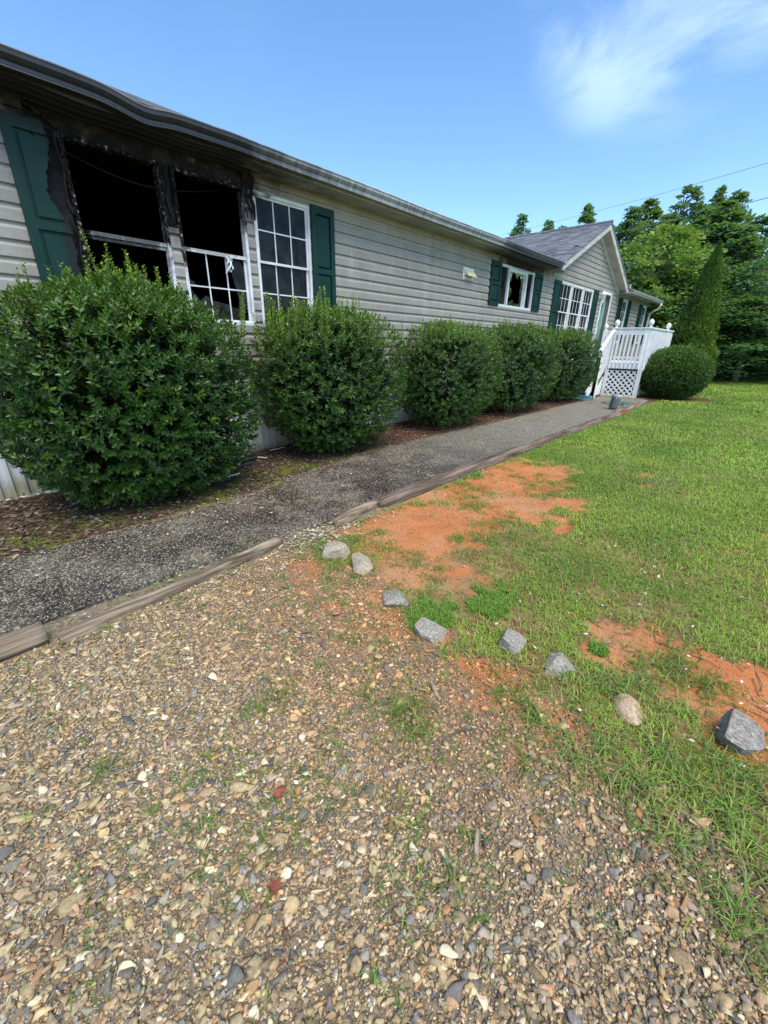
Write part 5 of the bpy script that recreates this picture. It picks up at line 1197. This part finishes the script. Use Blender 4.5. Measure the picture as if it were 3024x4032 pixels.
# ------------------------------------------------------------------ gravel
def in_view(x, y, z, m_=.12):
    d = (np.stack([x, y, z], 1) - CAM) @ CM; u = d[:, 0] / np.maximum(d[:, 1], .01) * 1608.75 / 1512; v = d[:, 2] / np.maximum(d[:, 1], .01) * 1608.75 / 2016
    return (d[:, 1] > .05) & (np.abs(u) < 1 + m_) & (np.abs(v) < 1 + m_)
GCOL = np.array([(.40, .33, .22), (.47, .37, .22), (.33, .27, .185), (.58, .51, .38), (.70, .65, .54), (.28, .24, .17), (.18, .18, .175), (.23, .24, .25), (.12, .125, .135), (.37, .24, .13), (.42, .28, .17), (.20, .15, .10), (.34, .32, .28)])
GCOL = (GCOL * .95 + .05 * GCOL.mean(0)) * np.array([1.12, 1.04, .86])
GW_ = np.array([.16, .11, .15, .09, .025, .125, .085, .07, .045, .04, .04, .06, .05]); GW_ /= GW_.sum()
def stones(n, smin, smax, base, seed, zone, flat=.55, power=2.0, inview=True, emb=.2, zf=None):
    g = np.random.default_rng(seed); x, y = zone(g, n); s_ = smin + (smax - smin) * g.random(len(x)) ** power
    z_ = (zf or ground_at)(x, y)
    if inview: k = in_view(x, y, z_, .18); x, y, z_, s_ = x[k], y[k], z_[k], s_[k]
    n = len(x); lib = [chip(base[0], g, 14, .26, .72) for _ in range(14)]; Vb = np.stack(lib); li = g.integers(0, 14, n)
    V = Vb[li] * (np.stack([g.uniform(.95, 1.75, n), g.uniform(.75, 1.15, n), g.uniform(flat * .8, flat * 1.4, n)], 1) * s_[:, None] / 2)[:, None]
    a = g.normal(-.5, .8, n); tl = g.normal(0, .28, (n, 2)); ca, sa = np.cos(a)[:, None], np.sin(a)[:, None]
    V[..., 2] += V[..., 0] * tl[:, :1] + V[..., 1] * tl[:, 1:]
    V = np.stack([V[..., 0] * ca - V[..., 1] * sa, V[..., 0] * sa + V[..., 1] * ca, V[..., 2]], -1)
    V += np.stack([x, y, z_ + s_ * flat * (.5 - emb)], 1)[:, None]
    ci = g.choice(len(GCOL), n, p=GW_); cols = GCOL[ci] * g.uniform(.75, 1.25, (n, 1)) * g.uniform(.95, 1.05, (n, 3))
    st = np.exp(-np.maximum(0, drive_edge(y) - x) / .55) * lerp(.3, .75, sstep(y, -5.3, -4.6)) + .15 * sstep(fbm(x * 1.2, y * 1.2, 41), .5, .75); cols = cols * (1 - st[:, None]) + cols * np.array([1.3, .82, .52]) * st[:, None]
    k = len(base[0]); F = (base[1][None] + (np.arange(n) * k)[:, None, None]).reshape(-1, 3)
    return V.reshape(-1, 3), F, np.repeat(cols, k, 0)
def zone_drive(x0, x1, y0, y1, thin=0):
    def f(g, n):
        x, y = g.uniform(x0, x1, n), g.uniform(y0, y1, n); e = drive_edge(y) + (fbm(x * 3, y * 3, 11, 4) - .5) * .5
        pr = np.clip(sstep(e - x, -.25, .12), 0, 1) * (y < -2.86) * lerp(1, .72, sstep(fbm(x * 1.6, y * 1.6, 43), .5, .7))
        pr = pr * lerp(1, .12 + .88 * sstep(e - x + (fbm(x * 2.2, y * 2.2, 47) - .5) * .9 + .5 * sstep(y, -5.0, -5.5), .05, 1.0), thin); k = g.random(n) < pr; return x[k], y[k]
    return f
parts = [stones(19000, .022, .048, I2, 201, zone_drive(-1.6, 2.0, -6.3, -2.85, 1.0), .5, 2.2),
         stones(85000, .013, .027, I1, 206, zone_drive(-1.4, 2.0, -6.2, -2.85, .75), .6, 1.5),
         stones(150000, .007, .015, I1, 202, zone_drive(-1.2, 2.0, -6.2, -2.85, .55), .7, 1.5),
         stones(900, .042, .072, I2, 203, zone_drive(-1.8, 1.9, -6.4, -2.85, 1.0), .42, 2.2)]
off = 0; Vs, Fs, Cs = [], [], []
for V, F, Cc in parts: Vs.append(V); Fs.append(F + off); Cs.append(Cc); off += len(V)
tag(mk('gravel', np.concatenate(Vs), np.concatenate(Fs), M_GRAVEL, None, np.concatenate(Cs)), kind='stuff')
# grit and small stones on the clay and the path
def zone_clay(g, n):
    x, y = g.uniform(1.2, 6, n), g.uniform(-6.3, -2.9, n); k = g.random(n) < clay_mask(x, y) * .9 + .03; return x[k], y[k]
V, F, Cc = stones(26000, .006, .016, I1, 204, zone_clay, .6, 2.5); Cc = Cc * .45 + np.array([.46, .20, .085]) * .7
tag(mk('grit', V, F, M_GRAVEL, None, Cc), kind='stuff')
def zone_path(g, n):
    x = g.uniform(-.6, 5, n); y = path_near(x) + (path_far(x) - path_near(x)) * g.random(n); k = g.random(n) < np.clip(1.2 - x * .2, .1, 1); return x[k], y[k]
V, F, Cc = stones(30000, .006, .014, I1, 205, zone_path, .5, 1.5, True, .25, path_z); Cc = (Cc * .7 + .3 * Cc.mean(1, keepdims=True)) * 1.2
tag(mk('path_pebbles', V, F, M_GRAVEL, None, Cc), kind='stuff')

# ------------------------------------------------------------------ grass
def blades(x, y, h, w, lean, cols, g, zoff=0):
    n = len(x); a = g.random(n) * 6.283; dx = np.stack([np.cos(a), np.sin(a)], 1); ln = (h * lean)[:, None] * dx; z_ = ground_at(x, y) + zoff
    sdv = np.stack([-np.sin(a), np.cos(a)], 1) * w[:, None] / 2; B = np.stack([x, y], 1)
    def P(xy, zz): return np.concatenate([xy, zz[:, None]], 1)
    V = np.stack([P(B - sdv, z_ - .004), P(B + sdv, z_ - .004), P(B + ln * .35 + sdv * .8, z_ + h * .6), P(B + ln * .35 - sdv * .8, z_ + h * .6), P(B + ln, z_ + h * np.clip(1 - .32 * lean, .25, 1))], 1).reshape(-1, 3)
    o = np.arange(n)[:, None] * 5; F = np.concatenate([o + np.array(q) for q in ((0, 1, 2), (0, 2, 3), (3, 2, 4))], 0).astype(np.int32)
    return V, F, np.repeat(cols, 5, 0)
def gcols(x, y, g):
    n = len(x); t = np.clip(fbm(x * 1.4, y * 1.4, 91, 4) * 1.9 - .45 + g.normal(0, .18, n), 0, 1); c = colmix((.11, .25, .03), (.33, .47, .06), t)
    dry = g.random(n) < (.12 + .25 * sstep(fbm(x * 2, y * 2, 93), .5, .7)); c[dry] = np.array([.40, .35, .15]) * g.uniform(.6, 1.1, (dry.sum(), 1)); return c * g.uniform(.7, 1.25, (n, 1))
def lawn(n, x0, x1, y0, y1, h0, h1, w, seed, lean=1.0):
    g = np.random.default_rng(seed); x, y = g.uniform(x0, x1, n), g.uniform(y0, y1, n)
    cov = lawn_mask(x, y) * (1 - .975 * sstep(clay_mask(x, y) + .5 * (fbm(x * 8, y * 8, 61, 3) - .5), .15, .75)) * (1 - np.clip((np.hypot(x - 15.3, (y + 2.85) * .85) < 1.05) * 1.0, 0, 1))
    patch = sstep(fbm(x * 3.1, y * 3.1, 95, 4), .36, .56); near = np.clip((4.5 - x) / 2.5, 0, 1); cov = cov * lerp(1, .12 + .88 * patch, near * .9)
    k = (g.random(n) < cov) & in_view(x, y, ground_at(x, y), .25) & ~((y > -2.3) & (x < 17.6)) & ~((y > -.1) & (x < 23.7)); x, y = x[k], y[k]; n = len(x)
    tall = lerp(.7, 1.25, fbm(x * 2.3, y * 2.3, 96)); return blades(x, y, g.uniform(h0, h1, n) * tall, w * g.uniform(.7, 1.3, n), lean * g.uniform(.5, 1.6, n), gcols(x, y, g), g)
def tufts(pts, per, rad, h, w, seed, col, lean=1.0, dome=0.0):
    g = np.random.default_rng(seed); pts = np.array(pts); n = len(pts) * per; b_ = np.repeat(pts, per, 0); sc = np.repeat(g.uniform(.6, 1.3, len(pts)), per)
    x = b_[:, 0] + g.normal(0, 1, n) * rad * sc; y = b_[:, 1] + g.normal(0, 1, n) * rad * sc; cc = np.array(col)[g.integers(0, len(col), n)] * g.uniform(.7, 1.25, (n, 1))
    return blades(x, y, h * sc * g.uniform(.6, 1.2, n), np.full(n, w), lean * g.uniform(.6, 1.6, n), cc, g)
GRN = [(.10, .21, .035), (.15, .28, .04), (.22, .34, .055), (.085, .17, .03)]
g = np.random.default_rng(97)
# weeds scattered in the gravel, on the clay and along the timbers
n = 5000; wx, wy = g.uniform(-1, 1.8, n), g.uniform(-6.0, -2.9, n); k = g.random(n) < (.10 + .42 * sstep(fbm(wx * 2.1, wy * 2.1, 98), .52, .68) + .35 * np.exp(-np.maximum(0, drive_edge(wy) - wx) / .25)) * .36; weeds = np.stack([wx[k], wy[k]], 1)
n = 7000; wx, wy = g.uniform(1.6, 5.2, n), g.uniform(-6.0, -2.95, n); k = g.random(n) < clay_mask(wx, wy) * .75 * sstep(fbm(wx * 2.4, wy * 2.4, 99), .48, .66); cw_ = np.stack([wx[k], wy[k]], 1)
edge_w = np.stack([g.uniform(-.6, 10, 150), np.zeros(150)], 1); edge_w[:, 1] = np.where(g.random(150) < .6, -2.72, -2.92) + g.normal(0, .03, 150)
bedw = np.stack([g.uniform(0, 3.2, 26), g.uniform(-1.55, -1.1, 26)], 1)
GL = [lawn(70000, 1.1, 3.2, -6.4, -2.9, .016, .048, .0042, 301, 1.2), lawn(72000, 3.2, 6.5, -6.6, -2.9, .02, .052, .0058, 302, 1.1), lawn(60000, 6.5, 13, -6.9, -2.8, .025, .062, .0095, 303), lawn(60000, 13, 30, -7.5, -.6, .035, .085, .02, 304),
      tufts(weeds, 9, .022, .034, .0036, 305, GRN, 1.4), tufts(cw_, 12, .03, .026, .0036, 306, GRN, 1.5), tufts(edge_w, 14, .03, .045, .004, 307, GRN + [(.3, .27, .12)], 1.1), tufts(bedw, 10, .03, .03, .008, 308, GRN, 1.2),
      tufts(np.concatenate([np.stack([np.linspace(a[0], a[2], a[4]), np.linspace(a[1], a[3], a[4])], 1) + g.normal(0, .035, (a[4], 2)) for a in ((1.5, -5.1, 1.02, -5.78, 46), (1.62, -5.35, 1.2, -5.85, 40), (1.75, -5.45, 1.5, -5.95, 30), (1.45, -4.75, 1.3, -5.25, 30), (1.75, -5.2, 2.35, -5.3, 26), (1.7, -4.95, 1.95, -5.25, 22), (2.1, -5.1, 2.15, -5.5, 18))]), 11, .025, .06, .0044, 310, GRN + [(.30, .36, .08), (.32, .26, .12)], 1.5),
      tufts([(1.02, -4.50), (1.0, -4.47), (1.05, -4.53), (.98, -4.56), (1.03, -4.44), (.62, -4.05), (.70, -4.02), (1.02, -4.62), (1.25, -4.86), (.98, -4.3), (.06, -3.85), (1.18, -5.0)], 26, .03, .06, .0042, 309, [(.15, .24, .04), (.22, .29, .06), (.1, .18, .03)], 1.4)]
off = 0; Vs, Fs, Cs = [], [], []
for V, F, Cc in GL: Vs.append(V); Fs.append(F + off); Cs.append(Cc); off += len(V)
tag(mk('grass', np.concatenate(Vs), np.concatenate(Fs), M_GRASS, None, np.concatenate(Cs)), kind='stuff')
mb = MB(); g = np.random.default_rng(320)
for k in range(70):
    x0, y0 = g.uniform(1.35, 2.5), g.uniform(-5.9, -4.6); a0 = g.normal(.95, .5) + (math.pi if g.random() < .5 else 0); l_ = g.uniform(.12, .4); tt = np.linspace(0, 1, 7)
    xs_ = x0 + l_ * tt * math.cos(a0) + .03 * np.sin(tt * 4 + k); ys_ = y0 + l_ * tt * math.sin(a0) + .03 * np.cos(tt * 5 + k)
    mb.tube(np.stack([xs_, ys_, ground_at(xs_, ys_) + .005 + .006 * np.sin(tt * 9)], 1), .0021, 4)
m, N, b = new_mat('dry_runner'); p = N.pos(); M_RUN = fin(m, N, b, N.ramp(N.noise(p, 25, 3), [(.35, (.10, .055, .03)), (.65, (.26, .19, .10))]), .85)
tag(mb.build('grass_runners', M_RUN), kind='stuff')
# two bright green mossy clumps
for i, (x, y, r_, lb) in enumerate([(1.66, -4.17, .17, 'bright green low clump behind the big angular rock'), (2.04, -4.36, .19, 'bright green low clump right of the other one, amid thin grass'), (2.02, -4.98, .055, 'small dark green clump behind the blocky rock')]):
    g = np.random.default_rng(400 + i); n = int(7000 * (r_ / .17) ** 2); a = g.random(n) * 6.283; rr = r_ * np.sqrt(g.random(n)); x_, y_ = x + rr * np.cos(a) * 1.15, y + rr * np.sin(a)
    k = g.random(n) < sstep(fbm(x_ * 13, y_ * 13, 6 + i, 4) + .5 * (1 - (rr / r_) ** 1.5) - .2, .40, .62); x_, y_, rr = x_[k], y_[k], rr[k]; n = len(x_)
    V, F, Cc = blades(x_, y_, g.uniform(.014, .045, n) * (1 - .4 * (rr / r_) ** 2), np.full(n, .0042), g.uniform(.3, 1.2, n), np.array([(.11, .27, .035), (.18, .34, .05), (.27, .41, .06)])[g.integers(0, 3, n)] * g.uniform(.7, 1.2, (n, 1)), g)
    org = np.array([x, y, gzs(x, y)]); o = mk('green_clump', V - org, F, M_GRASS, None, Cc); o.location = org; tag(o, lb, 'weed clump', 'green clumps by the rocks')

# ------------------------------------------------------------------ leaf litter
def litter(n, fn, L0, L1, seed, pal, zoff=.006):
    g = np.random.default_rng(seed); x, y = fn(g, n); n = len(x); D = np.stack([np.cos(a := g.random(n) * 6.283), np.sin(a), g.normal(.08, .18, n)], 1); Nn = unit(np.array([0, 0, 1.]) + g.normal(0, .35, (n, 3)))
    L = g.uniform(L0, L1, n); pal = np.array(pal); return leafquads(np.stack([x, y, ground_at(x, y) + zoff + .012 * g.random(n)], 1), D, Nn, L, L * g.uniform(.35, .6, n), pal[g.integers(0, len(pal), n)] * g.uniform(.6, 1.3, (n, 1)), -.12)
def f_bed(g, n):
    x = -.6 + 14 * g.random(n) ** 1.7; y = g.uniform(-1.6, -.03, n); k = y > path_far(x) - .08 + (g.random(n) ** 3 - .5) * .12; return x[k], y[k]
def f_edge(g, n):
    x = g.uniform(-.5, 4.5, n); y = np.where(g.random(n) < .5, -2.94, -2.70) + g.normal(0, .045, n); k = g.random(n) < np.where((x > 1.5) & (x < 2.9), 1, .45); return x[k], y[k]
def f_gap(g, n): x = 1.85 + g.normal(0, .22, n); y = -2.88 + g.normal(0, .13, n); return x, y
def f_scat(g, n): x = g.uniform(-.3, 3.4, n); y = g.uniform(-5.9, -3.0, n); return x, y
def f_path(g, n): x = g.uniform(-.3, 9, n); return x, path_near(x) + (path_far(x) - path_near(x)) * g.random(n) ** .6
BRN = [(.12, .082, .058), (.085, .056, .04), (.19, .14, .10), (.055, .038, .028), (.26, .20, .15)]
PAL = [(.46, .40, .27), (.54, .48, .36), (.40, .33, .2), (.30, .23, .13)]
WHT = [(.52, .46, .34), (.60, .55, .43), (.44, .36, .25)]
for nm, ps in (('leaf_litter', [litter(11000, f_bed, .03, .065, 501, BRN), litter(2600, f_path, .015, .035, 502, BRN + PAL, .05)]), ('pale_leaf_scraps', [litter(750, f_edge, .02, .045, 503, PAL), litter(520, f_gap, .02, .045, 504, PAL + WHT), litter(260, f_scat, .012, .03, 505, WHT + PAL), litter(70, lambda g, n: (g.uniform(1.4, 3.2, n), g.uniform(-5.9, -4.4, n)), .018, .034, 506, [(.62, .60, .54), (.55, .5, .4)], .02)])):
    off = 0; Vs, Fs, Cs = [], [], []
    for V, F, Cc in ps: Vs.append(V); Fs.append(F + off); Cs.append(Cc); off += len(V)
    tag(mk(nm, np.concatenate(Vs), np.concatenate(Fs), M_DRY, None, np.concatenate(Cs)), kind='stuff')
